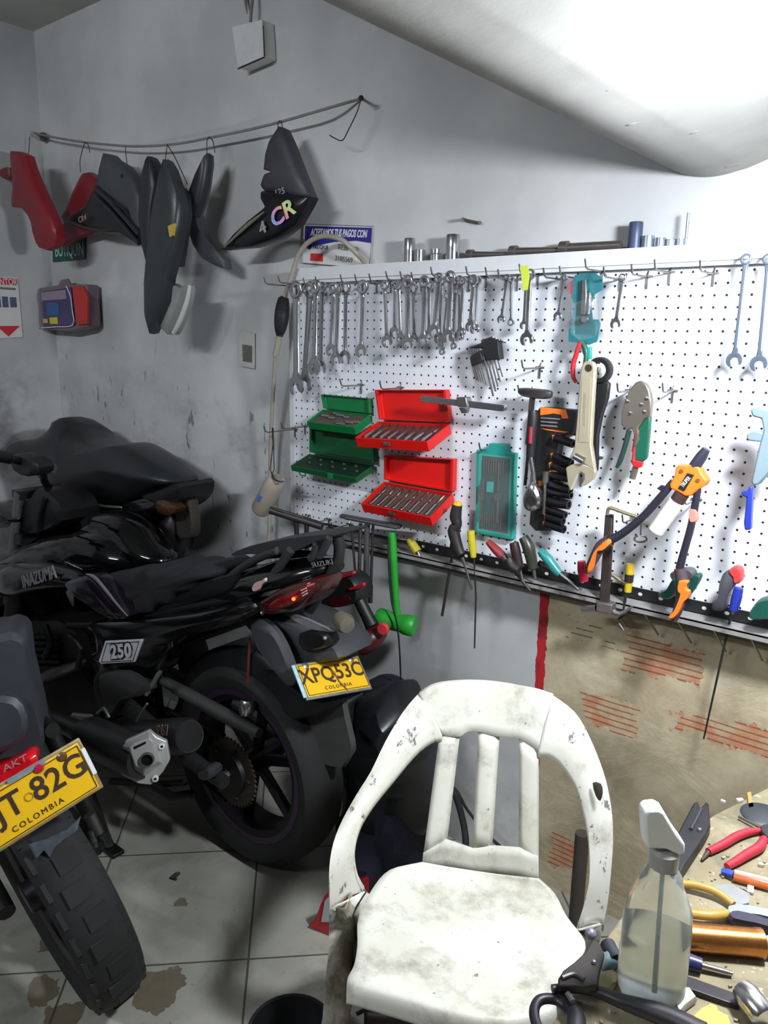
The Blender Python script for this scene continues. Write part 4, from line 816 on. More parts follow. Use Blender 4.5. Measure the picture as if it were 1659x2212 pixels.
# ================================================================ line with hanging fairings
t = thing('hanging_line', 'dark cord strung across the corner from which motorcycle fairings hang', 'cord', tuple(W(200, 310, 0)))
ly_ = -.03
LN = [(88, 291), (130, 299), (180, 307), (240, 313), (290, 316), (350, 314), (400, 308), (450, 298), (520, 284), (600, 265), (690, 239), (780, 213)]
O('line', tube([W(70, 286, WY - .01)] + [W(a, b, ly_) for a, b in LN[:-1]] + [W(780, 213, WY - .004)], .0042, 8, k=3), mat('faded_cord', (128, 128, 126), .8, 0, .2), t)
O('nail', comb(cyl(W(780, 212, WY), W(780, 212, -.03), .004, 8), sph(W(780, 212, -.03), .008, 8)), darksteel, t)
O('knot', comb(lump(W(64, 286, .0), (.022, .016, .03), 4, 12), lump(W(93, 296, .02), (.03, .012, .02), 5, 12)), mat('knot_grey', (84, 84, 84), .8), t)
for w_ in ([(780, 213), (772, 240), (762, 262), (752, 282), (740, 303), (726, 300), (712, 292)], [(186, 308), (182, 312), (173, 345), (174, 372)], [(182, 307), (190, 312), (194, 330)], [(271, 316), (272, 335), (276, 362)], [(361, 313), (359, 330), (357, 346)], [(361, 312), (378, 340), (392, 370), (405, 398)], [(447, 332), (447, 305), (452, 297), (460, 305), (464, 330)], [(600, 282), (601, 266), (605, 261), (609, 268), (610, 282)], [(64, 295), (62, 330), (56, 350)]):
    O('tie_wire', tube([W(a, b, ly_ - .015) for a, b in w_], .0016, 6, k=4), wire, t)
def fairing(lab, parts, y):
    t = thing('motorcycle_fairing', lab, 'fairing', tuple(W(*parts[0][1][0], y)))
    for nm, px, m_, d, th, kk in parts:
        P = [W(a, b, y + d) for a, b in px]
        O(nm, pillow3(P, [(th, .985), (th * .5, 1), (0, .99), (-.009, .90), (-.015, .68)], kk, kk == 0), m_, t)
    return t
fred = mat('fairing_red', (128, 26, 38), .4, 0, .15, 12)
fgrey = mat('fairing_grey', (66, 69, 74), .5, 0, .12, 14)
fdark = mat('fairing_dark', (38, 41, 44), .45, 0, .18, 14)
fblk = mat('fairing_black', (17, 16, 22), .3, 0, .15, 14)
fairing('red fairing hanging in the corner, leftmost of the hanging fairings', [('panel', [(22, 325), (40, 326), (56, 334), (62, 356), (76, 392), (100, 442), (118, 484), (123, 515), (118, 532), (100, 541), (84, 535), (78, 500), (64, 468), (48, 450), (26, 447), (25, 430), (28, 405), (24, 350)], fred, 0, .035, 0), ('mount_tab', [(24, 362), (8, 364), (2, 372), (6, 384), (24, 388)], mat('tab_red', (110, 34, 40), .5), .015, .012, 2)], -.17)
fairing('dull red fairing half hidden behind the black one with gold lettering', [('panel', [(178, 374), (192, 371), (212, 388), (240, 430), (262, 480), (250, 498), (205, 502), (165, 514), (134, 532), (112, 534), (112, 512), (128, 500), (140, 484), (132, 468), (142, 455), (160, 410)], fred, 0, .03, 0)], -.035)
t = fairing('charcoal fairing panel with a diagonal double rib and faint gold lettering', [('panel', [(222, 330), (238, 333), (247, 343), (272, 358), (290, 382), (306, 430), (308, 470), (304, 500), (296, 470), (262, 446), (228, 420), (206, 402), (214, 360)], fgrey, 0, .03, 0), ('lower_panel', [(206, 402), (230, 425), (262, 452), (298, 500), (302, 528), (272, 506), (228, 504), (180, 494), (140, 478), (150, 466), (182, 446)], fblk, .015, .03, 0)], -.105)
O('rib', comb(tube([W(208, 406, -.120), W(240, 436, -.124), W(302, 506, -.124)], .010, 10), tube([W(204, 420, -.112), W(240, 456, -.118), W(300, 526, -.118)], .008, 10)), fdark, t)
O('bolt_hole', lathe([(.0001, 0), (.007, 0), (.008, .004)], W(262, 380, -.122), (0, 1, 0), 12), blackp, t)
pA, pB = Vector(W(162, 480, -.124)), Vector(W(194, 466, -.124))
text('lettering', 'CR4', (pA + pB) / 2, pB - pA, (0, 0, 1), .022, mat('faint_gold', (150, 142, 110), .5), t, xs=1.0)
t = fairing('long dark grey tail fairing pair with a yellow mark hanging point down', [('left_shell', [(318, 336), (330, 355), (339, 395), (332, 450), (328, 520), (320, 580), (310, 540), (302, 470), (304, 420), (309, 370)], fdark, .02, .04, 0), ('main_shell', [(352, 342), (364, 362), (378, 405), (386, 440), (382, 500), (370, 560), (359, 600), (354, 650), (337, 690), (322, 722), (313, 690), (312, 620), (317, 560), (324, 480), (336, 420), (345, 372)], mat('fairing_slate', (46, 51, 55), .38, 0, .12, 14), -.015, .04, 0), ('right_shell', [(384, 402), (393, 416), (397, 460), (389, 520), (380, 576), (368, 572), (378, 500), (386, 445)], fdark, .02, .035, 0)], -.165)
O('yellow_mark', gpx([(362, 488), (377, 482), (373, 508), (366, 512)], -.200, .008), mat('mustard_mark', (190, 164, 60), .5), t)
O('white_bracket', pillow([(357, 616), (372, 612), (392, 622), (408, 616), (405, 650), (388, 698), (374, 723), (360, 716), (342, 690), (352, 660)], [(-.15, .9), (-.145, 1), (-.11, 1)], k=2), mat('bracket_grey', (140, 142, 140), .5, 0, .15), t)
O('bracket_rim', tube([W(a, b, -.157) for a, b in ((410, 616), (404, 650), (388, 694), (374, 720))], [.006, .008, .009, .006], 8, k=3), mat('bracket_white', (190, 190, 186), .5), t)
t = fairing('narrow dark grey fairing with a hooked lower tip, right of the long tail pair', [('panel', [(446, 331), (447, 352), (441, 400), (434, 432), (424, 458), (432, 500), (456, 534), (484, 562), (487, 582), (468, 576), (438, 560), (418, 532), (404, 490), (398, 455), (410, 415), (426, 370)], fgrey, 0, .03, 0), ('upper_blade', [(447, 330), (448, 352), (443, 398), (434, 436), (422, 470), (405, 462), (400, 450), (412, 412), (428, 368)], fdark, -.02, .02, 0)], -.065)
t = fairing('black and grey fairing with holographic lettering, rightmost of the hanging fairings', [('upper_panel', [(602, 272), (611, 276), (624, 304), (652, 376), (672, 425), (650, 432), (616, 424), (572, 414), (564, 404), (570, 384), (588, 377), (586, 371), (571, 367), (575, 330), (584, 300)], mat('fairing_charcoal', (54, 55, 62), .5, 0, .1, 14), 0, .03, 0), ('lower_panel', [(672, 425), (662, 445), (640, 484), (602, 514), (544, 534), (478, 540), (500, 512), (534, 480), (572, 450), (580, 440), (566, 412), (602, 414), (640, 420)], fblk, -.02, .035, 0)], -.075)
def holo():
    k = N('holographic'); v = k.geo(); x, y, z = k.sep(v); h = k.n('ShaderNodeHueSaturation'); h.inputs['Color'].default_value = (.75, .35, .55, 1)
    k.l(k.math('FRACT', k.math('MULTIPLY', k.math('ADD', x, k.math('MULTIPLY', z, 1.4)), 5.0)), h.inputs['Hue']); k.col(h.outputs[0]); k.b.inputs['Roughness'].default_value = .35; return k.m
hm_ = holo()
pA, pB = Vector(W(566, 494, -.118)), Vector(W(632, 446, -.118)); d_ = pB - pA
text('lettering', 'CR', pA + d_ * .68, d_, (-d_.z, 0, d_.x), .048, hm_, t, xs=1.15, bold=.0015, ext=.001)
text('lettering', '4', pA + d_ * .02, d_, (-d_.z, 0, d_.x), .034, mat('silver_mark', (150, 146, 140), .4), t, xs=1.2, bold=.001, ext=.001)
pA, pB = Vector(W(588, 420, -.10)), Vector(W(620, 410, -.10))
text('number', '125', (pA + pB) / 2, pB - pA, (0, 0, 1), .018, mat('silver_mark', (150, 146, 140)), t, xs=1.2)
O('edge_stripe', tube([W(484, 534, -.115), W(530, 490, -.118), W(570, 458, -.116)], [.002, .006, .002], 8, k=3), mat('olive_stripe', (110, 112, 90), .4), t)
tag(O('wall_anchor', comb(cyl(W(1004, 474, WY), W(1000, 473, WY - .04), .004, 8), cyl(W(1036, 481, WY), W(1036, 481, WY - .012), .005, 8), tube([W(1004, 474, WY - .02), W(1036, 481, WY - .008)], .003, 6)), mat('rusty', (96, 84, 72), .6, .4)), 'small bent screw left in the wall above the ledge', 'screw')
# ================================================================ motorcycles
tank_m = mat('tank_black', (6, 6, 8), .10, 0, .1, 12, coat=.5)
tank_m.node_tree.nodes['Principled BSDF'].inputs['Specular IOR Level'].default_value = .3
satin = mat('satin_black', (20, 20, 22), .38, 0, .25, 20)
frame_m = mat('frame_black', (16, 16, 17), .5, .2, .3, 30)
engine_m = mat('engine_dark', (44, 43, 41), .5, .5, .35, 18, dirt=((22, 20, 18), 9, .8))
alloy = mat('dull_alloy', (140, 142, 140), .4, .8, .2, 26)
tyre_m = mat('tyre', (26, 26, 26), .82, 0, .25, 30, bump=.2)
rim_m = mat('rim_dark', (26, 18, 28), .35, .3, .2)
purple = mat('rim_purple', (60, 44, 66), .35, .3, .15)
undert = mat('undertail_grey', (58, 60, 64), .55, 0, .14, 16, dirt=((40, 40, 40), 8, .5))
lens_r = mat('red_lens', (118, 18, 18), .15, 0, .2, 18, coat=.5)
plate_y = mat('plate_yellow', (226, 178, 22), .4, 0, .05, 12)
plate_k = mat('plate_letters', (58, 38, 26), .55)
cloth_m = mat('black_cloth', (20, 22, 26), .9, 0, .3, 12)
badge_w = mat('badge_silver', (196, 198, 206), .4, .1, .05)
def wheel(parent, c, R_, wd, axis, rimr, spokes, name='wheel', knobs=0, stripe=True):
    ax = Vector(axis).normalized(); c = Vector(c)
    pr = [(R_ - .075, -wd * .36), (R_ - .055, -wd * .46), (R_ - .03, -wd * .5), (R_ - .012, -wd * .40), (R_ - .002, -wd * .2), (R_, 0), (R_ - .002, wd * .2), (R_ - .012, wd * .40), (R_ - .03, wd * .5), (R_ - .055, wd * .46), (R_ - .075, wd * .36)]
    g = lathe(pr, c, ax, 56, loop=True)
    x, y, z = frame(ax)
    if knobs:
        bl = []
        for i in range(knobs):
            a = 2 * math.pi * i / knobs
            for k_, (off, hw) in enumerate(((-.33, .014), (-.04 if i % 2 else .06, .024), (.33, .014))):
                a2 = a + (.5 * 2 * math.pi / knobs if k_ == 1 else 0)
                d = x * math.cos(a2) + y * math.sin(a2); t = z.cross(d); rr = R_ - (.016 if k_ != 1 else .003)
                bl.append(box(tuple(c + d * rr + z * off * wd), (.010, .040, hw * 2), Matrix((d, t, z)).transposed()))
        g = comb(g, *bl)
    w = O(name, g, tyre_m, parent)
    O('rim', lathe([(rimr - .022, -wd * .30), (rimr, -wd * .36), (rimr + .012, -wd * .36), (rimr + .012, wd * .36), (rimr, wd * .36), (rimr - .022, wd * .30)], c, ax, 48, loop=True), rim_m, w)
    if stripe: O('rim_stripe', lathe([(rimr - .004, wd * .362), (rimr + .014, wd * .372), (rimr + .014, wd * .35), (rimr - .004, wd * .35)], c, ax, 48, loop=True), purple, w)
    sp_ = [lathe([(.001, -wd * .55), (.036, -wd * .55), (.042, 0), (.036, wd * .55), (.001, wd * .55)], c, ax, 24)]
    for i in range(spokes):
        a = 2 * math.pi * (i + .3) / spokes; d = x * math.cos(a) + y * math.sin(a)
        sp_.append(bar(c + d * .03, c + d * (rimr - .01), .030, .022, tuple(z)))
    O('spokes', comb(*sp_), rim_m, w, bev=.003)
    return w
AY = -.40
A = thing('motorcycle', 'black motorcycle with a yellow plate and 250 badge parked along the back wall', 'motorcycle', (.2, AY, 0))
RW = Vector((.2, AY, .31))
wheel(A, RW, .31, .15, (0, -1, 0), .222, 6)
fw = wheel(A, (-1.24, AY + .02, .30), .30, .10, (0, -1, 0), .222, 6, name='front_wheel', stripe=False)
# sprocket, chain, swingarm
n_ = 42; sy = AY - .098
sp = [(RW.x + (.108 if i % 2 else .099) * math.cos(math.pi * i / n_), sy, RW.z + (.108 if i % 2 else .099) * math.sin(math.pi * i / n_)) for i in range(2 * n_)]
spk = O('sprocket', prism(sp, (0, .006, 0)), mat('sprocket_brown', (66, 60, 50), .5, .5, .25), A, smooth=False)
O('carrier', comb(lathe([(.001, 0), (.062, 0), (.066, .012), (.03, .03), (.001, .03)], (RW.x, sy - .012, RW.z), (0, 1, 0), 24), *[lathe([(.001, 0), (.007, 0), (.007, .012)], (RW.x + .078 * math.cos(a), sy - .008, RW.z + .078 * math.sin(a)), (0, 1, 0), 6) for a in np.arange(0, 6.2, math.pi * 2 / 5)]), engine_m, spk)
O('axle_nut', comb(cyl((RW.x, sy - .05, RW.z), (RW.x, sy, RW.z), .012, 6), cyl((RW.x, sy - .062, RW.z), (RW.x, sy - .04, RW.z), .007, 10)), alloy, A)
O('chain', tube([(RW.x - .03, sy + .003, RW.z + .104), (-.1, sy + .003, .405), (-.36, sy + .003, .375), (-.395, sy + .003, .345), (-.36, sy + .003, .315), (-.1, sy + .003, .265), (RW.x - .03, sy + .003, RW.z - .104)], .008, 6), mat('chain_dark', (40, 36, 30), .5, .6, .4, 90), A)
O('swingarm', comb(tube([(RW.x + .03, AY - .145, RW.z), (.06, AY - .145, .325), (-.36, AY - .12, .38)], [.020, .026, .030], 12), tube([(RW.x + .03, AY + .115, RW.z), (-.36, AY + .10, .38)], [.020, .028], 12)), mat('swingarm_grey', (52, 52, 52), .5, .3, .2), A)
O('adjuster', pillow([(434, 1662), (452, 1652), (466, 1660), (462, 1678), (446, 1684), (434, 1676)], [(AY - .20, .7), (AY - .19, 1), (AY - .16, 1)], k=2), mat('adjuster_grey', (86, 90, 98), .4, .6), A)
O('guard_tube', tube([W(352, 1470, -.50), W(400, 1497, -.50), W(480, 1542, -.50), W(560, 1584, -.50)], [.014, .020, .022, .014], 12, k=3), mat('guard_grey', (56, 56, 55), .5, 0, .15), A)
O('inner_fender', pillow([(420, 1490), (440, 1425), (490, 1390), (560, 1385), (620, 1430), (660, 1500), (650, 1560), (600, 1500), (540, 1450), (470, 1450)], [(AY - .05, .9), (AY - .04, 1), (AY + .06, 1), (AY + .07, .9)]), satin, A)
O('shock', comb(tube([W(540, 1380, AY - .06), W(537, 1420, AY - .06), W(535, 1470, AY - .06)], .0035, 8), cyl(W(536, 1466, AY - .06), W(536, 1476, AY - .06), .010, 10)), mat('rust_red', (112, 50, 46), .5, .3), A)
O('reservoir_cap', comb(lathe([(.001, 0), (.020, 0), (.023, .006), (.023, .03), (.018, .042), (.001, .042)], W(535, 1512, AY - .08), (.05, -.2, -1), 20)), chrome, A)
# side stand and lower frame
O('side_stand', comb(bar(W(196, 1715, -.66), WZ(238, 1832, 0.012), .026, .016), box(tuple(WZ(243, 1836, .008)), (.07, .04, .012))), frame_m, A, bev=.003)
O('lower_frame', comb(tube([W(330, 1695, -.62), W(372, 1722, -.6), W(415, 1716, -.58)], .014, 10), tube([W(240, 1688, -.60), W(330, 1695, -.6), W(400, 1690, -.58)], .010, 10)), frame_m, A)
# tank
tk = O('tank', dome([(20, 1208), (40, 1192), (75, 1172), (120, 1152), (165, 1140), (215, 1136), (258, 1146), (290, 1168), (310, 1195), (314, 1215), (300, 1228), (240, 1236), (180, 1226), (110, 1210), (50, 1210)], AY, 0.16), tank_m, A)
O('tank_top', dome([(170, 1150), (200, 1112), (250, 1104), (300, 1126), (340, 1172), (366, 1212), (330, 1226), (260, 1210), (200, 1180)], AY + .03, .10), tank_m, tk)
shr = O('shroud', dome([(8, 1236), (26, 1218), (60, 1206), (110, 1208), (150, 1216), (185, 1230), (205, 1248), (195, 1262), (150, 1268), (95, 1276), (40, 1286), (10, 1270)], AY - .12, 0.075, p=3.0), blackg, A)
pan = O('shroud_panel', pillow([(148, 1258), (165, 1248), (194, 1240), (216, 1254), (246, 1292), (277, 1331), (262, 1336), (232, 1328), (190, 1300), (160, 1278)], [(AY - .20, .75), (AY - .192, .95), (AY - .18, 1), (AY - .13, 1)], k=2), mat('plum_black', (20, 12, 24), .2, 0, .2, coat=.6), A)
O('edge_trim', tube([W(186, 1240, AY - .185), W(204, 1247, AY - .19), W(228, 1274, AY - .19), W(252, 1304, AY - .188), W(276, 1331, AY - .185)], [.002, .007, .006, .004, .002], 8, k=3, sx=.8), mat('trim_silver', (150, 154, 156), .25, .6), pan)
tA, tB = Vector(W(40, 1262, AY - .193)), Vector(W(118, 1236, AY - .193)); d_ = tB - tA
upv = Vector((.15, 0, 1))
text('badge_text', 'INAZUMA', tB + d_.normalized() * .004, d_, upv, .042, mat('badge_grey', (140, 142, 146), .35, .4), shr, xs=.95, shear=.25, align='RIGHT', bold=.0012, ext=.002)
O('crease', tube([W(140, 1213, AY - .185), W(160, 1222, AY - .188), W(178, 1230, AY - .186)], [.001, .003, .001], 6), mat('trim_silver', (150, 154, 156)), shr)
# side body
body = O('side_panel', pillow([(200, 1345), (280, 1336), (340, 1330), (440, 1318), (540, 1300), (556, 1318), (520, 1345), (450, 1362), (392, 1392), (352, 1440), (318, 1462), (260, 1455), (214, 1450), (206, 1400)], [(AY - .165, .7), (AY - .155, .94), (AY - .13, 1), (AY - .06, 1)]), blackg, A)
bg = O('number_badge', prism([W(a, b, AY - .170) for a, b in ((227, 1385), (306, 1381), (306, 1386), (290, 1430), (218, 1434), (213, 1428))], (0, .006, 0)), badge_w, body, smooth=False, bev=.001)
tA, tB = Vector(W(222, 1412, AY - .1735)), Vector(W(298, 1404, AY - .1735)); d_ = tB - tA
O('badge_line', tube([W(a, b, AY - .1715) for a, b in ((230, 1390), (300, 1386), (287, 1427), (219, 1430))], .0012, 6, closed=True), inkk, bg)
text('badge_shadow', '250', (tA + tB) / 2 + Vector((0, .0012, 0)), d_, (.22, 0, 1), .041, inkk, bg, xs=1.30, shear=.22, bold=.0065, ext=.0006, sp=1.1)  # black printed outline behind the silver digits
text('badge_number', '250', (tA + tB) / 2 - Vector((0, .0006, 0)), d_, (.22, 0, 1), .041, badge_w, bg, xs=1.30, shear=.22, bold=.0022, ext=.0006, sp=1.1)
O('frame_rail', comb(tube([W(150, 1350, AY - .11), W(260, 1345, AY - .11), W(420, 1310, AY - .1), W(545, 1290, AY - .09)], .014, 10, k=3), tube([W(330, 1460, AY - .1), W(400, 1390, AY - .1), W(560, 1330, AY - .09)], .012, 10)), frame_m, A)
# engine
en = O('engine', comb(pillow([(40, 1345), (120, 1330), (200, 1345), (215, 1440), (262, 1500), (230, 1562), (150, 1560), (60, 1530), (20, 1440)], [(AY - .13, .85), (AY - .11, 1), (AY + .12, 1)], k=2), lathe([(.001, 0), (.05, 0), (.075, .012), (.08, .05)], W(222, 1502, AY - .19), (0, 1, 0), 28)), engine_m, A)
O('fins', comb(*[pillow([(70 + i, 1352 + 13 * i), (190 + i, 1352 + 13 * i), (194 + i, 1358 + 13 * i), (66 + i, 1358 + 13 * i)], [(AY - .15, 1), (AY + .1, 1)], k=1) for i in range(6)]), engine_m, en)
O('silver_cover', pillow([(90, 1460), (105, 1446), (140, 1436), (166, 1430), (164, 1444), (140, 1458), (106, 1470), (92, 1470)], [(AY - .185, .6), (AY - .17, 1), (AY - .13, 1)], k=2), alloy, en)
O('pipe', comb(tube([W(98, 1352, AY - .17), W(110, 1390, AY - .17), W(96, 1420, AY - .15)], .012, 10, k=3), tube([W(150, 1372, AY - .18), W(175, 1400, AY - .18), W(168, 1440, AY - .16)], .009, 10, k=3)), frame_m, en)
O('foot_bracket', pillow([(218, 1458), (270, 1452), (300, 1468), (326, 1478), (318, 1500), (270, 1512), (250, 1540), (232, 1552), (226, 1510)], [(AY - .215, .8), (AY - .205, 1), (AY - .18, 1)], k=2), mat('bracket_dark', (58, 60, 60), .45, .4, .2), A)
O('foot_peg', comb(tube([W(160, 1548, AY - .26), W(195, 1552, AY - .25)], .014, 10), tube([W(210, 1540, AY - .26), W(224, 1530, AY - .26), W(236, 1550, AY - .26)], .005, 8, k=3), sph(W(208, 1568, AY - .26), .007, 8)), alloy, A)
O('rear_bracket', comb(bar(W(345, 1452, AY - .18), W(318, 1500, AY - .2), .020, .010), tube([W(318, 1520, AY - .21), W(302, 1545, AY - .21), W(290, 1570, AY - .21)], .004, 8, k=3)), alloy, A)
# exhaust of this bike
p0, p1 = Vector(W(408, 1590, -.61)), Vector(W(286, 1594, -.60))
mf = O('muffler', lathe([(.028, -.002), (.045, -.004), (.052, .012), (.052, (p1 - p0).length), (.03, (p1 - p0).length + .08), (.02, (p1 - p0).length + .3)], p0, p1 - p0, 28), mat('muffler_satin', (46, 46, 47), .4, .3, .15), A)
O('muffler_mouth', lathe([(.001, .03), (.026, .02), (.029, -.004), (.041, -.005)], p0, p1 - p0, 24), frame_m, mf)
tA, tB = Vector(W(334, 1580, -.667)), Vector(W(366, 1578, -.667))
text('print_text', 'E67', (tA + tB) / 2, tB - tA, (.1, 0, 1), .030, mat('print_salmon', (196, 150, 132), .5), mf, shear=.2)
# seat cover cloth and tail
O('seat', pillow([(280, 1250), (330, 1236), (430, 1234), (520, 1232), (560, 1226), (540, 1270), (440, 1300), (340, 1330), (288, 1330)], [(AY - .11, .8), (AY - .09, 1), (AY + .09, 1), (AY + .11, .8)]), satin, A)
cl = pillow([(284, 1232), (330, 1222), (384, 1214), (430, 1224), (470, 1214), (498, 1218), (492, 1240), (446, 1268), (404, 1296), (340, 1324), (290, 1334), (276, 1292)], [(AY - .135, .72), (AY - .12, .95), (AY - .10, 1), (AY + .08, 1), (AY + .12, .8)], k=5)
rnd = random.Random(5); cl = ([(x + .006 * math.sin(60 * x + 40 * z), y + .012 * math.sin(45 * x - 70 * z), z + .010 * math.sin(50 * x + 30 * z + 9 * y)) for x, y, z in cl[0]], cl[1])
tag(O('cloth', cl, cloth_m, None, sub=1), 'crumpled black cloth lying over the motorcycle seat in front of the rack', 'cloth')
tail = O('tail_cover', dome([(430, 1310), (470, 1284), (530, 1254), (566, 1222), (610, 1208), (660, 1203), (712, 1206), (728, 1220), (724, 1236), (690, 1250), (620, 1270), (560, 1300), (500, 1336), (450, 1352), (424, 1345)], AY, 0.11), blackg, A)
tA, tB = Vector(W(676, 1221, AY - .118)), Vector(W(716, 1214, AY - .112))
text('tail_text', 'SUZUKI', (tA + tB) / 2, tB - tA, (0, 0, 1), .012, mat('badge_grey', (140, 142, 146)), tail, xs=1.15)
O('sticker', pillow([(545, 1270), (552, 1258), (566, 1254), (574, 1248), (575, 1256), (566, 1262), (560, 1274), (548, 1278)], [(AY - .125, .9), (AY - .118, 1)], k=2), mat('sticker_pink', (196, 160, 156), .5), tail)
tl = O('tail_light', pillow([(566, 1304), (586, 1288), (620, 1268), (660, 1252), (698, 1244), (700, 1258), (688, 1284), (664, 1308), (632, 1320), (590, 1322)], [(AY - .125, .55), (AY - .118, .85), (AY - .10, 1), (AY - .04, 1), (AY, .9)]), mat('smoked_lens', (58, 16, 16), .15, 0, .2, 18, coat=.5), A)
O('red_lens', pillow([(580, 1312), (600, 1292), (636, 1274), (668, 1262), (660, 1282), (640, 1302), (610, 1314)], [(AY - .138, .6), (AY - .132, .95), (AY - .11, 1)]), lens_r, tl)
O('led', sph(W(634, 1294, AY - .142), .005, 8), mat('led_red', (255, 80, 40), .3, emit=4.0), tl)  # glowing bead stands in for lamp light caught on the lens
O('lens_marks', comb(*[tube([W(650 + 2 * i, 1276 + 7 * i * .8, AY - .14), W(662 + 1 * i, 1270 + 7 * i * .8, AY - .138)], .0016, 6) for i in range(3)]), mat('lens_glint', (200, 180, 176), .3), tl)  # pale strokes drawn on the lens as glints of light
# rack
rk = O('rack', pillow([(537, 1186), (570, 1172), (620, 1160), (700, 1148), (756, 1143), (760, 1149), (720, 1160), (690, 1176), (660, 1184), (612, 1190), (580, 1187), (540, 1192)], [(AY - .07, .96), (AY - .06, 1), (AY + .05, 1), (AY + .06, .96)], k=2), mat('rack_black', (44, 46, 48), .5, 0, .15), A)
for pts_, r_ in ((((628, 1188), (612, 1212), (592, 1240), (566, 1266), (540, 1284)), .0125), (((600, 1190), (560, 1205), (520, 1228), (480, 1262)), .0115), (((730, 1160), (733, 1182), (731, 1208), (722, 1226), (708, 1256), (690, 1284), (668, 1318)), .0145), (((686, 1176), (680, 1200), (672, 1206)), .013), (((712, 1162), (700, 1186), (688, 1202)), .010)):
    O('rack_tube', tube([W(a, b, AY - .075 if r_ != .0145 else AY - .03) for a, b in pts_], r_, 10, k=3), rubber if r_ == .0145 else mat('rack_black', (44, 46, 48)), rk)
O('rack_tube', tube([W(560, 1200, AY + .05), W(620, 1195, AY + .05), W(700, 1200, AY + .05)], .012, 10), mat('rack_black', (44, 46, 48)), rk)
# undertail, plate, mud flap
ut = O('undertail', pillow([(556, 1330), (600, 1318), (645, 1318), (690, 1338), (740, 1372), (766, 1408), (735, 1418), (664, 1430), (634, 1428), (600, 1386), (572, 1350)], [(AY - .06, .8), (AY - .05, .97), (AY - .03, 1), (AY + .07, 1), (AY + .10, .9)], k=2), undert, A)
O('plate_light', pillow([(652, 1366), (700, 1362), (716, 1376), (712, 1396), (660, 1402)], [(AY - .085, .8), (AY - .075, 1), (AY - .04, 1)], k=2), satin, ut)
O('bolt', comb(sph(W(702, 1378, AY - .088), .006, 8), sph(W(566, 1324, AY - .12), .006, 8)), alloy, ut)
O('clear_film', pillow([(612, 1325), (650, 1330), (700, 1352), (724, 1364), (700, 1366), (660, 1356)], [(AY - .075, .8), (AY - .07, 1)], k=2), mat('grey_film', (110, 112, 116), .15, 0, .3, 40), ut)
O('indicator', comb(lathe([(.001, 0), (.02, .004), (.026, .02), (.022, .05), (.010, .06)], W(752, 1352, AY - .06), (-.9, .4, .0), 18)), mat('indicator_smoke', (112, 108, 96), .2, 0, .1, trans=.3), ut)
O('side_fairing', pillow([(540, 1340), (572, 1340), (602, 1370), (626, 1420), (640, 1470), (620, 1480), (590, 1440), (556, 1396)], [(AY - .115, .8), (AY - .105, 1), (AY - .09, 1)], k=2), undert, ut)
O('mud_flap', pillow([(657, 1545), (690, 1528), (744, 1516), (750, 1550), (762, 1600), (764, 1622), (742, 1658), (716, 1654), (690, 1644), (676, 1604)], [(AY - .012, .97), (AY - .008, 1), (AY + .006, 1)], k=1), mat('mud_flap_grey', (60, 60, 59), .6, 0, .15, 20), A)
O('rear_guard', pillow([(590, 1440), (640, 1460), (700, 1500), (744, 1516), (657, 1545), (625, 1500)], [(AY - .07, .9), (AY - .06, 1), (AY + .06, 1)], k=2), satin, A)
def plate(parent, c, X, U, s, txt1, txt2, sub, fm):
    X = Vector(X).normalized(); U = Vector(U); U = (U - X * U.dot(X)).normalized(); Nn = X.cross(U); c = Vector(c)
    R3 = Matrix((X, U, Nn)).transposed()
    fr = O('plate_holder', box(tuple(c - Nn * .004), (.246 * s, .116 * s, .006), R3), fm, parent, bev=.004)
    p = O('number_plate', box(tuple(c), (.232 * s, .103 * s, .003), R3), plate_y, parent, bev=.003)
    f = c + Nn * .0022
    text('plate_text', txt1, f - X * .058 * s + U * .010 * s, X, U, .046 * s, plate_k, p, xs=.92, bold=.0009, sp=1.02)
    text('plate_text', txt2, f + X * .060 * s + U * .010 * s, X, U, .046 * s, plate_k, p, xs=.92, bold=.0009, sp=1.02)
    text('plate_text', sub, f - U * .033 * s, X, U, .011 * s, plate_k, p, xs=1.0, sp=1.35)
    O('seal', lathe([(.0065 * s, 0), (.0085 * s, 0), (.0085 * s, .001), (.0065 * s, .001)], f + U * .008 * s, Nn, 16, loop=True), mat('plate_ochre', (170, 128, 20), .5), p)
    O('border', comb(*[bar(f + X * a * .112 * s + U * b * .047 * s, f + X * c_ * .112 * s + U * d * .047 * s, .0016, .001, tuple(Nn)) for a, b, c_, d in ((-1, -1, 1, -1), (1, -1, 1, 1), (1, 1, -1, 1), (-1, 1, -1, -1))]), plate_k, p, smooth=False)
    return p, X, U, Nn, f
pc = CP + (np.array((.361, -.232, .567)) - CP) * .875
pA_, X, U, Nn, f = plate(A, pc, (.17, .98, -.15), (-.71, .22, .67), .875, 'XPQ', '53C', 'COLOMBIA', mat('holder_chipped', (120, 132, 140), .4, .2, .5, 60))
O('plate_bolt', comb(*[lathe([(.001, .003), (.005, .003), (.0095, 0)], f + X * q * .075 + U * .040, Nn, 12) for q in (-1, 1)]), alloy, pA_)
O('crack', comb(tube([f - X * .006 + U * .02, f + X * .004 - U * .0, f + X * .008 - U * .02, f + X * .022 - U * .044], .0022, 6)), mat('rust_brown', (96, 62, 44), .7), pA_)
O('sticker_strip', bar(f - X * .112 + U * .045, f - X * .112 - U * .045, .010, .003, tuple(Nn)), mat('strip_white_blue', (170, 205, 215), .5, 0, .4, 60), pA_, smooth=False)
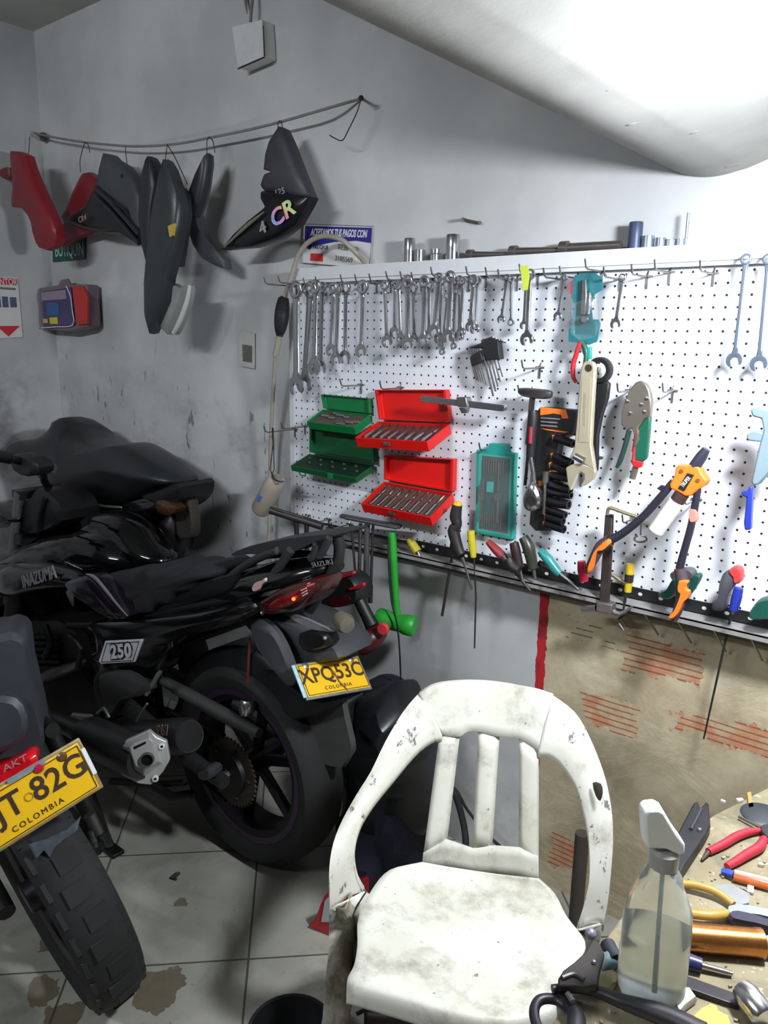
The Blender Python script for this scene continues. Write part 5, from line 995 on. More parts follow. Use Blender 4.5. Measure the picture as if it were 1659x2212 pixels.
# handlebar, front end
hb = O('handlebar', tube([W(112, 1060, -.42), W(96, 1040, -.46), W(90, 1016, -.52), W(60, 1002, -.60), W(20, 990, -.68), W(-40, 985, -.78)], .013, 12, k=3), frame_m, A)
O('grip', tube([W(24, 990, -.67), W(-10, 984, -.72), W(-60, 984, -.80)], .019, 12), rubber, hb)
O('switch_block', pillow([(34, 985), (56, 980), (88, 998), (92, 1018), (70, 1028), (40, 1016)], [(-.64, .8), (-.63, 1), (-.58, 1)], k=2), blackp, hb)
O('bar_clamp', cyl(W(97, 1008, -.53), W(116, 1012, -.52), .016, 12), alloy, hb)
O('front_end', comb(pillow([(72, 1090), (96, 1068), (112, 1050), (150, 1080), (160, 1120), (120, 1146), (76, 1148), (66, 1120)], [(AY - .08, .9), (AY - .07, 1), (AY + .07, 1)], k=2), tube([W(96, 1076, AY - .09), W(86, 1110, AY - .09), W(80, 1150, AY - .09)], .008, 8)), satin, A)
O('headlight', pillow([(-40, 1090), (10, 1086), (40, 1098), (62, 1118), (50, 1128), (10, 1140), (-40, 1140)], [(-.52, .8), (-.5, 1), (-.36, 1)], k=2), blackg, A)
for s_ in (-1, 1): O('fork', tube([(-1.24, AY + .02 + s_ * .09, .30), (-.96, AY + s_ * .09, .98)], [.026, .020], 12), alloy, A)
O('yoke', bar((-.97, AY - .10, .97), (-.97, AY + .10, .97), .06, .03), satin, A); O('yoke', bar((-1.0, AY - .10, .80), (-1.0, AY + .10, .80), .06, .04), satin, A)
O('radiator_shroud', pillow([(-60, 1290), (20, 1282), (35, 1330), (20, 1400), (-60, 1420)], [(AY - .16, .9), (AY - .15, 1), (AY + .14, 1)], k=2), frame_m, A)
O('down_pipe', tube([W(30, 1280, AY - .12), W(28, 1340, AY - .13), W(12, 1400, AY - .13)], [.03, .034, .02], 12, k=3), mat('dull_beige_metal', (84, 84, 78), .5, .5, .15), A)
# ---------------------------------------------------------------- motorcycle at the wall
CY = -.185
Cb = thing('motorcycle', 'motorcycle with a black stepped seat standing tight against the back wall in the corner', 'motorcycle', (-.6, CY, 0))
O('seat', dome([(40, 962), (62, 950), (102, 944), (130, 928), (146, 910), (149, 901), (157, 902), (176, 916), (186, 928), (206, 944), (228, 953), (262, 960), (288, 957), (316, 968), (352, 990), (384, 1012), (408, 1034), (404, 1044), (372, 1052), (334, 1066), (290, 1086), (240, 1092), (186, 1086), (146, 1064), (110, 1024), (64, 1000), (44, 982)], CY, 0.135, p=2.8, k=3), mat('seat_vinyl', (36, 39, 40), .36, 0, .12, 14), Cb)
O('side_cover', pillow([(120, 1060), (180, 1082), (260, 1094), (330, 1072), (366, 1086), (352, 1112), (330, 1150), (350, 1230), (300, 1260), (180, 1200), (130, 1130)], [(CY - .10, .9), (CY - .09, 1), (CY + .09, 1)]), blackg, Cb)
O('rail', tube([W(140, 1066, CY - .12), W(200, 1090, CY - .12), W(262, 1096, CY - .12)], [.006, .008, .004], 8, k=3), mat('trim_silver', (150, 154, 156)), Cb)
O('tail', pillow([(330, 1066), (370, 1052), (408, 1040), (414, 1060), (404, 1082), (380, 1100), (350, 1096), (330, 1084)], [(CY - .08, .8), (CY - .07, 1), (CY + .07, 1)], k=2), satin, Cb)
O('tail_light', pillow([(340, 1086), (362, 1080), (388, 1098), (370, 1112), (348, 1106)], [(CY - .095, .7), (CY - .09, 1), (CY - .05, 1)], k=2), mat('amber_dark', (70, 44, 28), .2, 0, .2, coat=.4), Cb)
O('mud_flap', pillow([(388, 1080), (414, 1080), (421, 1150), (408, 1162), (390, 1154)], [(CY - .03, .95), (CY - .025, 1), (CY + .01, 1)], k=2), mat('flap_brown', (44, 40, 32), .7), Cb)
O('rear_fender', tube([W(380, 1110, CY), W(372, 1150, CY), W(352, 1220, CY)], [.03, .06, .07], 12, k=3), satin, Cb)
wheel(Cb, (-.62, CY, .31), .31, .11, (0, -1, 0), .222, 5, stripe=False)
wheel(Cb, (-1.22, CY + .02, .29), .29, .09, (0, -1, 0), .21, 5, name='front_wheel', stripe=False)
O('frame', comb(tube([(-.62, CY - .09, .31), (-.85, CY - .08, .42), (-.95, CY - .05, .75), (-.6, CY - .06, .95)], .018, 8), tube([(-1.22, CY - .07, .29), (-1.14, CY - .06, .95)], .02, 8), tube([(-.62, CY + .09, .31), (-.85, CY + .06, .42), (-.95, CY + .05, .75), (-.6, CY + .06, .95)], .018, 8)), frame_m, Cb)
O('engine', box((-.90, CY, .52), (.32, .17, .34)), engine_m, Cb, bev=.02)
O('fuel_tank', sph((-1.05, CY, .92), (.20, .12, .13), 18), tank_m, Cb)
# ---------------------------------------------------------------- front left motorcycle
h = Vector((-.99, .13, 0)).normalized(); lf = Vector((-h.y, h.x, 0)); la = math.radians(15)
up_ = Vector((0, 0, math.cos(la))) + lf * math.sin(la); lf2 = lf * math.cos(la) - Vector((0, 0, math.sin(la)))
B0 = Vector((.262, -.985, .012))
def Bp(fw_, l_, u_): return B0 + h * fw_ + lf2 * l_ + up_ * u_
B = thing('motorcycle', 'motorcycle with a knobbly rear tyre leaning on its stand at the left picture edge', 'motorcycle', tuple(B0))
wheel(B, Bp(0, 0, .31), .31, .125, tuple(-lf2), .215, 5, knobs=30, stripe=False)
pB_, X, U, Nn, f = plate(B, (.485, -1.207, .686), (.19, .94, .29), (-.27, -.23, .94), 1.0, 'UJT', '82G', 'COLOMBIA', mat('holder_tan', (150, 132, 92), .45, .1, .35, 40))
O('plate_bolt', comb(lathe([(.001, .004), (.006, .004), (.010, 0)], f + X * .080 + U * .043, Nn, 12)), mat('bolt_bronze', (120, 96, 60), .4, .7), pB_)
O('reflector', lathe([(.001, .006), (.007, .005), (.0105, 0)], f + X * .036 + U * .047, Nn, 14), mat('reflector_red', (170, 30, 60), .15, coat=.6), pB_)
O('edge_sticker', comb(bar(f + X * .119 + U * .036, f + X * .119 - U * .022, .008, .004, tuple(Nn))), inkw, pB_, smooth=False)
O('top_sticker', comb(bar(f - X * .02 + U * .054, f + X * .05 + U * .054, .008, .004, tuple(Nn))), mat('bluish_foil', (150, 165, 190), .25, .4), pB_, smooth=False)
bp0 = np.array((.40, -1.12, .70)); bn = (.85, -.5, .12)
def bpil(px, ds, k=2):
    P = [WP(a, b, bp0, bn) for a, b in px]; nv = -np.array(bn) / np.linalg.norm(bn)
    return pillow3(P, ds, k, False, nv)
ut = O('undertail', bpil([(-90, 1420), (0, 1378), (28, 1374), (52, 1392), (60, 1460), (84, 1560), (92, 1625), (60, 1650), (0, 1660), (-90, 1690)], [(.02, .9), (.032, 1), (.20, 1), (.24, .8)]), mat('undertail_dark', (44, 48, 54), .5, 0, .15), B)
O('undertail_ridge', bpil([(-80, 1520), (10, 1500), (50, 1520), (60, 1570), (30, 1610), (-80, 1640)], [(-.016, .8), (-.006, 1), (.02, 1)]), mat('undertail_dark', (44, 48, 54), .5, 0, .15), ut)
tl = O('tail_light', bpil([(-60, 1682), (0, 1656), (36, 1638), (62, 1622), (80, 1622), (84, 1636), (76, 1648), (40, 1658), (0, 1684), (-60, 1712)], [(-.03, .8), (-.022, 1), (.03, 1)]), mat('bright_red_lens', (206, 18, 30), .3, 0, .15, 14, coat=.4), B)
a1, a2 = Vector(WP(12, 1660, bp0 + np.array(bn) * .036, bn)), Vector(WP(50, 1640, bp0 + np.array(bn) * .036, bn))
text('light_text', 'AKT', (a1 + a2) / 2, a2 - a1, Vector(up_), .015, mat('lens_text', (170, 130, 134), .5), tl, xs=1.2, shear=.2)
O('plate_bracket', box(tuple(Vector((.455, -1.19, .66))), (.012, .16, .10), Matrix((Nn, X, U)).transposed()), blackp, B, bev=.003)
O('torn_film', bpil([(66, 1800), (100, 1790), (150, 1764), (176, 1740), (168, 1770), (140, 1790), (120, 1806), (110, 1830), (96, 1812), (80, 1830)], [(-.05, .9), (-.046, 1)], k=1), mat('torn_plastic', (88, 95, 106), .15, 0, .5, 50), B)
O('mudguard', tube([Bp(-.16, 0, .62), Bp(-.08, 0, .65), Bp(.02, 0, .67), Bp(.15, 0, .66)], [.03, .05, .06, .05], 12, k=3), satin, B)
O('seat', pillow3([Bp(a, 0, b) for a, b in ((.05, .80), (.12, .84), (.3, .85), (.6, .83), (.6, .76), (.3, .75), (.1, .76))], [(-.12, .8), (-.1, 1), (.1, 1), (.12, .8)], 3, False, tuple(lf2)), satin, B)
O('frame', comb(tube([Bp(0, -.11, .31), Bp(.25, -.10, .36), Bp(.5, -.09, .42)], .02, 10), tube([Bp(0, .11, .31), Bp(.25, .10, .36), Bp(.5, .09, .42)], .02, 10), tube([Bp(-.1, -.10, .72), Bp(.3, -.10, .66), Bp(.5, -.09, .42)], .016, 10), tube([Bp(.02, -.13, .33), Bp(.10, -.13, .68)], .02, 10)), frame_m, B)
O('engine', lump(Bp(.62, 0, .42), (.20, .16, .18), 9, 16), engine_m, B)
wheel(B, Bp(1.36, 0, .31), .31, .10, tuple(-lf2), .215, 5, name='front_wheel', stripe=False)
O('body', pillow3([Bp(a, 0, b) for a, b in ((.5, .80), (.75, .98), (1.0, 1.0), (1.12, .9), (1.1, .7), (.7, .62), (.5, .68))], [(-.14, .7), (-.11, 1), (.11, 1), (.14, .7)], 3, False, tuple(lf2)), tank_m, B)
O('fork', comb(tube([Bp(1.36, .09, .31), Bp(1.10, .09, .98)], .022, 10), tube([Bp(1.36, -.09, .31), Bp(1.10, -.09, .98)], .022, 10)), alloy, B)
O('side_stand', tube([Bp(.45, .12, .36), Vector(Bp(.40, .30, .0)) * 1.0], .012, 8), frame_m, B)
O('brake_side', comb(tube([WP(192, 1760, bp0 - np.array((.12, 0, 0)), bn), WP(212, 1800, bp0 - np.array((.12, 0, 0)), bn)], .013, 10), tube([WP(196, 1796, bp0 - np.array((.1, 0, 0)), bn), WP(206, 1830, bp0 - np.array((.1, 0, 0)), bn)], .006, 8), sph(WP(202, 1816, bp0 - np.array((.08, 0, 0)), bn), .008, 8)), mat('dark_alloy', (84, 84, 82), .45, .7), B)
# exhaust end cap of the leaning bike
cp0 = np.array((.17, -.745, .45)); cn = (.72, -.66, .15)
def cpx(px, d, th): return prism([WP(a, b, cp0 + np.array(cn) * d, cn) for a, b in px], tuple(-np.array(cn) * th))
ec = O('muffler', lathe([(.001, 0), (.052, 0), (.056, .05), (.056, .28), (.03, .34), (.02, .6)], tuple(WP(312, 1640, cp0, cn)), (-1, .02, -.12), 24), mat('muffler_satin', (46, 46, 47)), B)
capm = mat('cap_alloy', (190, 191, 188), .40, .35, .1, 30)
O('end_flange', cpx([(258, 1640), (270, 1602), (322, 1578), (338, 1592), (360, 1602), (367, 1642), (352, 1668), (326, 1696), (300, 1694), (264, 1676)], 0, .02), capm, ec, bev=.003)
O('end_cap', rings([[WP(a, b, cp0, cn) for a, b in ((262, 1612), (276, 1600), (324, 1578), (336, 1594), (352, 1648), (312, 1678), (284, 1668))], [WP(a, b, cp0 + np.array(cn) * .035, cn) for a, b in ((280, 1616), (290, 1606), (322, 1594), (332, 1602), (342, 1646), (310, 1662), (292, 1654))]]), capm, ec, smooth=False, bev=.003)
O('outlet', lathe([(.001, -.012), (.0125, -.010), (.0125, .006), (.0165, .006), (.0185, 0)], tuple(WP(318, 1640, cp0 + np.array(cn) * .036, cn)), cn, 24), mat('outlet_dark', (18, 18, 18), .5, .4), ec)
O('outlet_ring', lathe([(.0150, .003), (.0150, .008), (.0178, .008), (.0178, .003)], tuple(WP(318, 1640, cp0 + np.array(cn) * .036, cn)), cn, 24, loop=True), alloy, ec)
O('cap_slot', cpx([(288, 1614), (314, 1602), (316, 1606), (290, 1619)], .0365, .004), frame_m, ec, smooth=False)
O('cap_bolt', comb(*[lathe([(.004, .004), (.004, .007), (.0085, .006), (.0085, 0)], tuple(WP(a, b, cp0 + np.array(cn) * .001, cn)), cn, 14) for a, b in ((350, 1611), (336, 1681))]), inkw, ec)
O('cap_bolt_core', comb(*[lathe([(.001, .006), (.004, .006), (.004, 0)], tuple(WP(a, b, cp0 + np.array(cn) * .001, cn)), cn, 10) for a, b in ((350, 1611), (336, 1681))]), frame_m, ec)
# ================================================================ plastic chair
cyw = .516; cc0 = np.array((1.14, -.66, 0)); ua = np.array((math.cos(cyw), math.sin(cyw), 0)); va = np.array((-math.sin(cyw), math.cos(cyw), 0))
def CL(u, v, z): return cc0 + ua * u + va * v + np.array((0, 0, z))
def WU(x, y, u): return WP(x, y, cc0 + ua * u, ua)
def WL(x, y, a=.27, b=.29, n=2.6):
    d = ray(x, y); ts = np.linspace(.8, 2.4, 961); P = CP + d * ts[:, None]; r = P - cc0; u = r @ ua; v = r @ va + .05 - .25 * (P[:, 2] - .6)
    fz = (np.abs(u) / a) ** n + (np.clip(v, 0, None) / b) ** n - 1; k = np.where((fz[:-1] < 0) & (fz[1:] >= 0))[0]
    t = ts[k[-1]] + (ts[1] - ts[0]) * (-fz[k[-1]]) / (fz[k[-1] + 1] - fz[k[-1]]) if len(k) else ts[np.argmin(fz)]
    return CP + d * t
def chair_mat(name, dirtk):
    k = N(name); v = k.geo()
    c = k.mix(k.ramp(k.noise(v, 5, 5), .3, .7), lin((200, 198, 184)), lin((218, 217, 208)))
    c = k.mix(k.math('MULTIPLY', k.ramp(k.noise(v, 9, 6, .7), .60 - .22 * dirtk, .80 - .16 * dirtk), .35 + .45 * dirtk), c, lin((112, 104, 84)))
    c = k.mix(k.math('MULTIPLY', k.ramp(k.noise(v, 55, 4, .7, 0, (1, 1, .6)), .68 - .05 * dirtk, .74), .85), c, lin((44, 40, 34)))
    k.col(c); k.b.inputs['Roughness'].default_value = .42; return k.m
cm, cmd = chair_mat('chair_plastic', .55), chair_mat('chair_grimy', 1.3)
def chair_arm_mat():
    k = N('chair_arm'); v = k.geo()
    c = k.mix(k.ramp(k.noise(v, 5, 5), .3, .7), lin((205, 203, 190)), lin((226, 225, 216)))
    c = k.mix(k.math('MULTIPLY', k.ramp(k.noise(v, 8, 6, .7), .5, .72), .6), c, lin((120, 110, 88)))
    c = k.mix(k.math('MULTIPLY', k.ramp(k.noise(v, 40, 4, .75, 0, (1, 1, .5)), .60, .68), .8), c, lin((46, 42, 36)))
    k.col(c); k.b.inputs['Roughness'].default_value = .45; return k.m
cma = chair_arm_mat()
ch = thing('plastic_chair', 'grimy white plastic armchair standing in front of the tool board', 'chair', tuple(cc0))
def band(rows, a1, b1, a0, b0, nsub=3, nc=4):
    R_ = []
    for o_, i_ in rows: R_.append((WL(*o_, a1, b1), WL(*i_, a0, b0)))
    A_ = spline([r[0] for r in R_], nsub); B_ = spline([r[1] for r in R_], nsub)
    out = []
    for p, q in zip(A_, B_):
        row = []
        for t in np.linspace(0, 1, nc + 1):
            m_ = p * (1 - t) + q * t; m_ = m_ + np.array((0, 0, .010 * math.sin(math.pi * t))); row.append(m_)
        out.append([p - np.array((0, 0, .018))] + row + [q - np.array((0, 0, .014))])
    return grid(out)
Lb = [((905, 1500), (955, 1588)), ((872, 1540), (930, 1594)), ((835, 1602), (895, 1622)), ((803, 1668), (850, 1676)), ((772, 1718), (812, 1722)), ((742, 1772), (782, 1767)), ((722, 1822), (767, 1810)), ((713, 1872), (764, 1852)), ((713, 1920), (772, 1893)), ((714, 1965), (790, 1924))]
O('armrest', band(Lb, .30, .31, .272, .288), cma, ch, solid=.005)
Rb = [((1195, 1505), (1163, 1622)), ((1240, 1540), (1190, 1624)), ((1270, 1590), (1218, 1648)), ((1295, 1650), (1246, 1692)), ((1310, 1700), (1262, 1742)), ((1320, 1760), (1272, 1792)), ((1322, 1820), (1276, 1842)), ((1318, 1880), (1275, 1902)), ((1312, 1940), (1262, 1962)), ((1302, 1995), (1246, 2008))]
O('armrest', band(Rb, .30, .31, .272, .288), cma, ch, solid=.005)
# backrest: top panel, three slats, lower panel
tp = spline([(905, 1500, 0), (940, 1481, 0), (1000, 1474, 0), (1060, 1476, 0), (1120, 1485, 0), (1165, 1495, 0), (1195, 1505, 0)], 4)
bt = spline([(955, 1588, 0), (990, 1592, 0), (1012, 1580, 0), (1040, 1582, 0), (1078, 1592, 0), (1122, 1596, 0), (1163, 1622, 0)], 4)
rows = []
for a_, b_ in zip(tp, bt):
    r_ = []
    for t in np.linspace(0, 1, 6):
        p = a_ * (1 - t) + b_ * t; r_.append(WL(p[0], p[1], .272 + .028 * (1 - t), .288 + .018 * (1 - t)))
    top = r_[0]; rows.append([top + np.array((0, 0, -.004)) - va * -.020, top + va * .008] + r_)
bk = [grid(rows)]
def slat(L, R_, n=8):
    rows = []
    for t in np.linspace(0, 1, n):
        l = np.array(L[0]) * (1 - t) + np.array(L[1]) * t; r = np.array(R_[0]) * (1 - t) + np.array(R_[1]) * t
        rows.append([WL(*(l * (1 - s_) + r * s_)) + va * (.006 if s_ in (0, 1) else 0) for s_ in np.linspace(0, 1, 5)])
    return grid(rows)
bk += [slat(((950, 1584), (914, 1852)), ((992, 1590), (964, 1822))), slat(((1034, 1578), (1021, 1834)), ((1078, 1590), (1062, 1836))), slat(((1122, 1594), (1122, 1834)), ((1163, 1620), (1163, 1894)))]
lt_ = [(914, 1842), (964, 1812), (1022, 1832), (1062, 1826), (1122, 1830), (1163, 1850)]; lb_ = [(912, 1866), (964, 1874), (1022, 1884), (1062, 1888), (1122, 1894), (1164, 1900)]
bk.append(grid([[WL(*(np.array(a_) * (1 - t) + np.array(b_) * t)) for a_, b_ in zip(lt_, lb_)] for t in np.linspace(0, 1, 4)]))
O('backrest', comb(*bk), cm, ch, solid=.005, ang=60)
zs = (.445, .432, .424, .420, .422, .426, .420)
seat_px = [[(912, 1862), (980, 1874), (1040, 1883), (1100, 1891), (1164, 1897)], [(842, 1880), (930, 1895), (1030, 1905), (1120, 1915), (1198, 1930)], [(802, 1925), (900, 1940), (1020, 1950), (1140, 1962), (1224, 1980)], [(774, 1985), (890, 2000), (1010, 2012), (1150, 2022), (1264, 2036)], [(772, 2040), (880, 2060), (1000, 2075), (1140, 2088), (1250, 2078)], [(765, 2085), (870, 2115), (990, 2145), (1110, 2165), (1215, 2130)], [(752, 2112), (860, 2143), (980, 2178), (1100, 2196), (1202, 2170)]]
R_ = [[WZ(a, b, z_ - .012 * math.sin(math.pi * j / 4) * (i < 6)) for j, (a, b) in enumerate(r)] for i, (r, z_) in enumerate(zip(seat_px, zs))]
nv = -va
R_.append([p + nv * .010 - np.array((0, 0, .012)) for p in R_[-1]]); R_.append([p + nv * .002 - np.array((0, 0, .03)) for p in R_[-1]])
R2 = [spline(r, 4) for r in R_]; R3 = [spline([r[j] for r in R2], 4) for j in range(len(R2[0]))]
O('seat', grid(R3), cm, ch, solid=.004)
# inner side webs between seat and arms
O('side_web', grid([[WL(714, 1962, .30, .31), WL(752, 1945), WL(790, 1924)], [WU(716, 1990, -.296), WU(756, 1980, -.272), WZ(796, 1932, .424)], [WU(752, 2010, -.275), WU(770, 2008, -.262), WZ(786, 1968, .421)], [WU(765, 2045, -.266), WU(773, 2050, -.260), WZ(784, 2016, .42)], [WU(762, 2085, -.266), WU(767, 2088, -.260), WZ(778, 2076, .424)]]), cm, ch, solid=.004)
O('side_web', grid([[WL(1302, 1995, .30, .31), WL(1275, 2002), WL(1246, 2008)], [WU(1296, 2030, .296), WU(1276, 2030, .272), WZ(1252, 2026, .42)], [WU(1280, 2070, .28), WU(1270, 2066, .27), WZ(1254, 2060, .42)]]), cm, ch, solid=.004)
def leg(rows):
    V = []
    for a_, b_, dv in rows:
        a_, b_ = np.array(a_), np.array(b_); V.append([a_ + va * dv, a_, a_ * .5 + b_ * .5 + va * -.004, b_, b_ + va * dv])
    return grid([spline(r, 2) for r in V])
pl = [((714, 1950), (746, 1962)), ((713, 2000), (770, 2008)), ((711, 2050), (773, 2052)), ((706, 2100), (766, 2090)), ((701, 2160), (752, 2130)), ((697, 2212), (747, 2212))]
O('leg', leg([(WU(*a_, -.300), WU(*b_, -.262), .05) for a_, b_ in pl] + [(CL(-.325, -.30, 0), CL(-.278, -.30, 0), .04)]), cmd, ch, solid=.005)
O('leg', leg([(CL(.262, -.10, .44), CL(.300, -.10, .44), .05), (CL(.272, -.16, .30), CL(.312, -.16, .30), .05), (CL(.278, -.26, 0), CL(.322, -.26, 0), .04)]), cmd, ch, solid=.005)
for s_ in (-1, 1):
    O('leg', leg([(CL(s_ * .10, .13, .41), CL(s_ * .15, .11, .41), .03), (CL(s_ * .15, .17, .2), CL(s_ * .20, .15, .2), .03), (CL(s_ * .18, .21, 0), CL(s_ * .23, .19, 0), .03)]), cm, ch, solid=.005)
O('melt_mark', pillow3([WL(a_, b_, .275, .29) - va * .004 for a_, b_ in ((1280, 1690), (1298, 1692), (1302, 1710), (1296, 1728), (1286, 1716))], [(-.003, .8), (0, 1), (.003, 1)], 2, False, tuple(va)), mat('melt_dark', (64, 58, 50), .7), ch)
# ================================================================ workbench
BZ = .76
def bench_mat():
    k = N('bench_top'); v = k.geo()
    c = k.mix(k.ramp(k.noise(v, 7, 6, .65), .3, .7), lin((120, 108, 82)), lin((150, 142, 116)))
    c = k.mix(k.math('MULTIPLY', k.ramp(k.noise(v, 11, 6, .7, 1), .48, .66), .7), c, lin((86, 84, 74)))
    c = k.mix(k.math('MULTIPLY', k.ramp(k.noise(v, 90, 3, .6), .62, .70), .6), c, lin((196, 190, 170)))
    k.col(c); k.b.inputs['Roughness'].default_value = .75; k.bump(k.noise(v, 60, 6, .7), .6, .004); return k.m
bmt = bench_mat(); bwood = mat('bench_wood', (70, 58, 44), .7, 0, .2)
wb = thing('workbench', 'dirty wooden workbench littered with tools at the lower right', 'workbench', (2.0, -.9, 0))
O('top', prism([(1.590, -.31, BZ), (1.520, -.528, BZ), (1.498, -.70, BZ), (1.498, -.9, BZ), (1.506, -1.08, BZ), (1.515, -1.22, BZ), (2.6, -1.22, BZ), (2.6, -.31, BZ)], (0, 0, -.035)), bmt, wb, smooth=False, bev=.003)
for lx_, ly_ in ((1.66, -.40), (1.58, -1.15), (2.53, -.40), (2.53, -1.15)): O('leg', box((lx_, ly_, (BZ - .035) / 2), (.06, .06, BZ - .035)), bwood, wb, smooth=False)
O('apron', comb(box((2.08, -1.18, BZ - .075), (.96, .025, .08)), box((2.06, -.36, BZ - .075), (.9, .025, .08))), bwood, wb, smooth=False)
gr = []; rnd = random.Random(11)
for i in range(240):
    x, y = rnd.uniform(1.5, 1.86), rnd.uniform(-1.12, -.34)
    if x < 1.512 + max(0, (y + .70)) * .25: continue
    s_ = rnd.uniform(.0012, .004); gr.append(box((x, y, BZ + s_ * .4), (s_, s_ * rnd.uniform(.6, 2), s_), Matrix.Rotation(rnd.uniform(0, 3), 3, 'Z')))
o = O('grit', comb(*gr), mat('grit_grey', (140, 134, 116), .8, 0, .5, 80), None, smooth=False); tag(o, 'fine grit and metal filings scattered over the workbench', 'grit'); o['kind'] = 'stuff'
def bz(x, y, h=0.0): return WZ(x, y, BZ + h)
# spray bottle
b0 = bz(1404, 2138, .001)
def hat(y):
    lo, hi = 0, .5
    for _ in range(40):
        m_ = (lo + hi) / 2; c = RC @ (b0 + np.array((0, 0, m_)) - CP)
        if 1106 + F * c[1] / c[2] > y: lo = m_
        else: hi = m_
    return lo
H1, H2, H3 = hat(1960), hat(1872), hat(1838)
sb = thing('spray_bottle', 'clear plastic spray bottle with a white trigger head on the workbench', 'spray bottle', tuple(b0))
pet = mat('clear_pet', (222, 226, 222), .14, 0, .03, 20, trans=.82, ior=1.12)
pf = [(.001, .004), (.030, .002), (.0375, 0), (.0405, .008), (.041, H1 * .3), (.0405, H1 * .85), (.039, H1), (.033, H1 + (H2 - H1) * .30), (.0265, H1 + (H2 - H1) * .55), (.0235, H1 + (H2 - H1) * .8), (.016, H2), (.012, H2 + .004)]
O('bottle', lathe(pf, tuple(b0), (0, 0, 1), 32), pet, sb)
O('liquid', lathe([(.001, .006), (.036, .004), (.0385, .010), (.039, H1 * .5), (.0388, H1 * .72), (.001, H1 * .72)], tuple(b0), (0, 0, 1), 28), mat('cloudy_liquid', (226, 230, 230), .2, 0, .05, 14, trans=.95, ior=1.1), sb)
O('collar', lathe([(.015, H2), (.0172, H2 + .002), (.0172, H3), (.013, H3 + .004)], tuple(b0), (0, 0, 1), 24), mat('collar_grey', (150, 148, 146), .45), sb)
hp = b0 + np.array((0, 0, H3)); rgt = RC[0]; fw_ = np.array((rgt[0], rgt[1], 0)); fw_ /= np.linalg.norm(fw_); dp = np.array((-fw_[1], fw_[0], 0))
def hd(px, d, th):
    return prism([WP(a, b, hp - dp * d, dp) for a, b in px], dp * th)
hh = O('trigger_head', hd([(1392, 1760), (1402, 1751), (1424, 1749), (1436, 1756), (1462, 1800), (1481, 1826), (1480, 1846), (1468, 1850), (1452, 1842), (1440, 1836), (1398, 1834), (1394, 1800)], .012, .024), white_p, sb, bev=.004, seg=3)
O('trigger', hd([(1436, 1838), (1452, 1842), (1456, 1866), (1458, 1900), (1452, 1902), (1440, 1880)], .006, .012), mat('trigger_grey', (170, 172, 172), .4), hh, bev=.002)
O('dip_tube', tube([b0 + np.array((.004, 0, .01)), b0 + np.array((0, 0, H2))], .0025, 8), mat('tube_grey', (170, 172, 168), .3), sb)
# forked bracket
def flat(name, px, h_, th, m_, lab, cat, par=None, **k):
    o = O(name, prism([bz(a, b, h_) for a, b in px], (0, 0, -th)), m_, par, **k)
    return tag(o, lab, cat) if par is None else o
t = thing('forked_bracket', 'black forked bracket lying on the bench behind the spray bottle', 'bracket', tuple(bz(1500, 1800)))
bb = lambda px, d, th: prism([WP(a, b, bz(1480, 1862, .0) - dp * d, dp - np.array((0, 0, .9))) for a, b in px], np.array((0, 0, -th)))
O('plate', prism([bz(a, b, .022) for a, b in ((1498, 1734), (1507, 1730), (1514, 1744), (1524, 1732), (1531, 1734), (1533, 1756), (1535, 1782), (1524, 1802), (1500, 1838), (1480, 1868), (1466, 1892), (1461, 1850), (1464, 1800), (1478, 1772))], (0, 0, -.021)), blackp, t, bev=.003)
O('groove', tube([bz(1492, 1792, .023), bz(1504, 1768, .023), bz(1514, 1748, .023)], .0032, 8), mat('groove_black', (48, 48, 54), .5), t)
O('screw', sph(bz(1511, 1793, .023), .0042, 8), alloy, t)
# red pliers
t = thing('pliers', 'pliers with two red dipped handles lying on the bench at the right edge', 'pliers', tuple(bz(1600, 1830)))
rd = mat('dipped_red', (176, 36, 54), .42, 0, .08)
O('handle', tube([bz(1642, 1794, .008), bz(1614, 1798, .008), bz(1588, 1808, .009), bz(1566, 1822, .008), bz(1530, 1840, .007)], [.0042, .0068, .0068, .0066, .0058], 12, k=4), rd, t)
O('handle', tube([bz(1651, 1812, .008), bz(1640, 1830, .009), bz(1616, 1844, .009), bz(1594, 1858, .008), bz(1570, 1872, .007)], [.0060, .0078, .0074, .0066, .0054], 12, k=4), rd, t)
O('handle_end', tube([bz(1530, 1840, .006), bz(1516, 1858, .004)], [.0045, .002], 8), mat('brown_end', (66, 48, 42), .6), t)
O('jaws', pillow3([bz(a, b, .008) for a, b in ((1640, 1792), (1655, 1786), (1690, 1780), (1700, 1792), (1680, 1806), (1655, 1816))], [(-.006, .9), (0, 1), (.006, .9)], 2, False, (0, 0, 1)), darksteel, t)
t = thing('marker', 'orange and clear pen with a blue tip lying below the red pliers', 'pen', tuple(bz(1600, 1890)))
O('barrel', tube([bz(1584, 1892, .008), bz(1660, 1912, .008), bz(1720, 1930, .008)], .0075, 14), mat('orange_clear', (226, 120, 70), .2, 0, .1, trans=.3), t)
O('insert', tube([bz(1586, 1884, .015), bz(1660, 1902, .015)], .004, 8), mat('pale_pink', (216, 180, 170), .3), t)
O('tip', tube([bz(1558, 1882, .007), bz(1572, 1885, .008), bz(1584, 1890, .008)], [.004, .006, .006], 10), mat('tip_blue', (40, 70, 170), .35), t)
t = thing('pliers', 'pliers with mustard coloured handles half hidden by the spray bottle', 'pliers', tuple(bz(1520, 1930)))
mu = mat('mustard_grip', (168, 132, 58), .45, 0, .12)
O('handle', tube([bz(1470, 1909, .01), bz(1500, 1912, .012), bz(1536, 1922, .012), bz(1562, 1936, .01), bz(1584, 1954, .008)], [.006, .006, .0062, .006, .005], 12, k=4), mu, t)
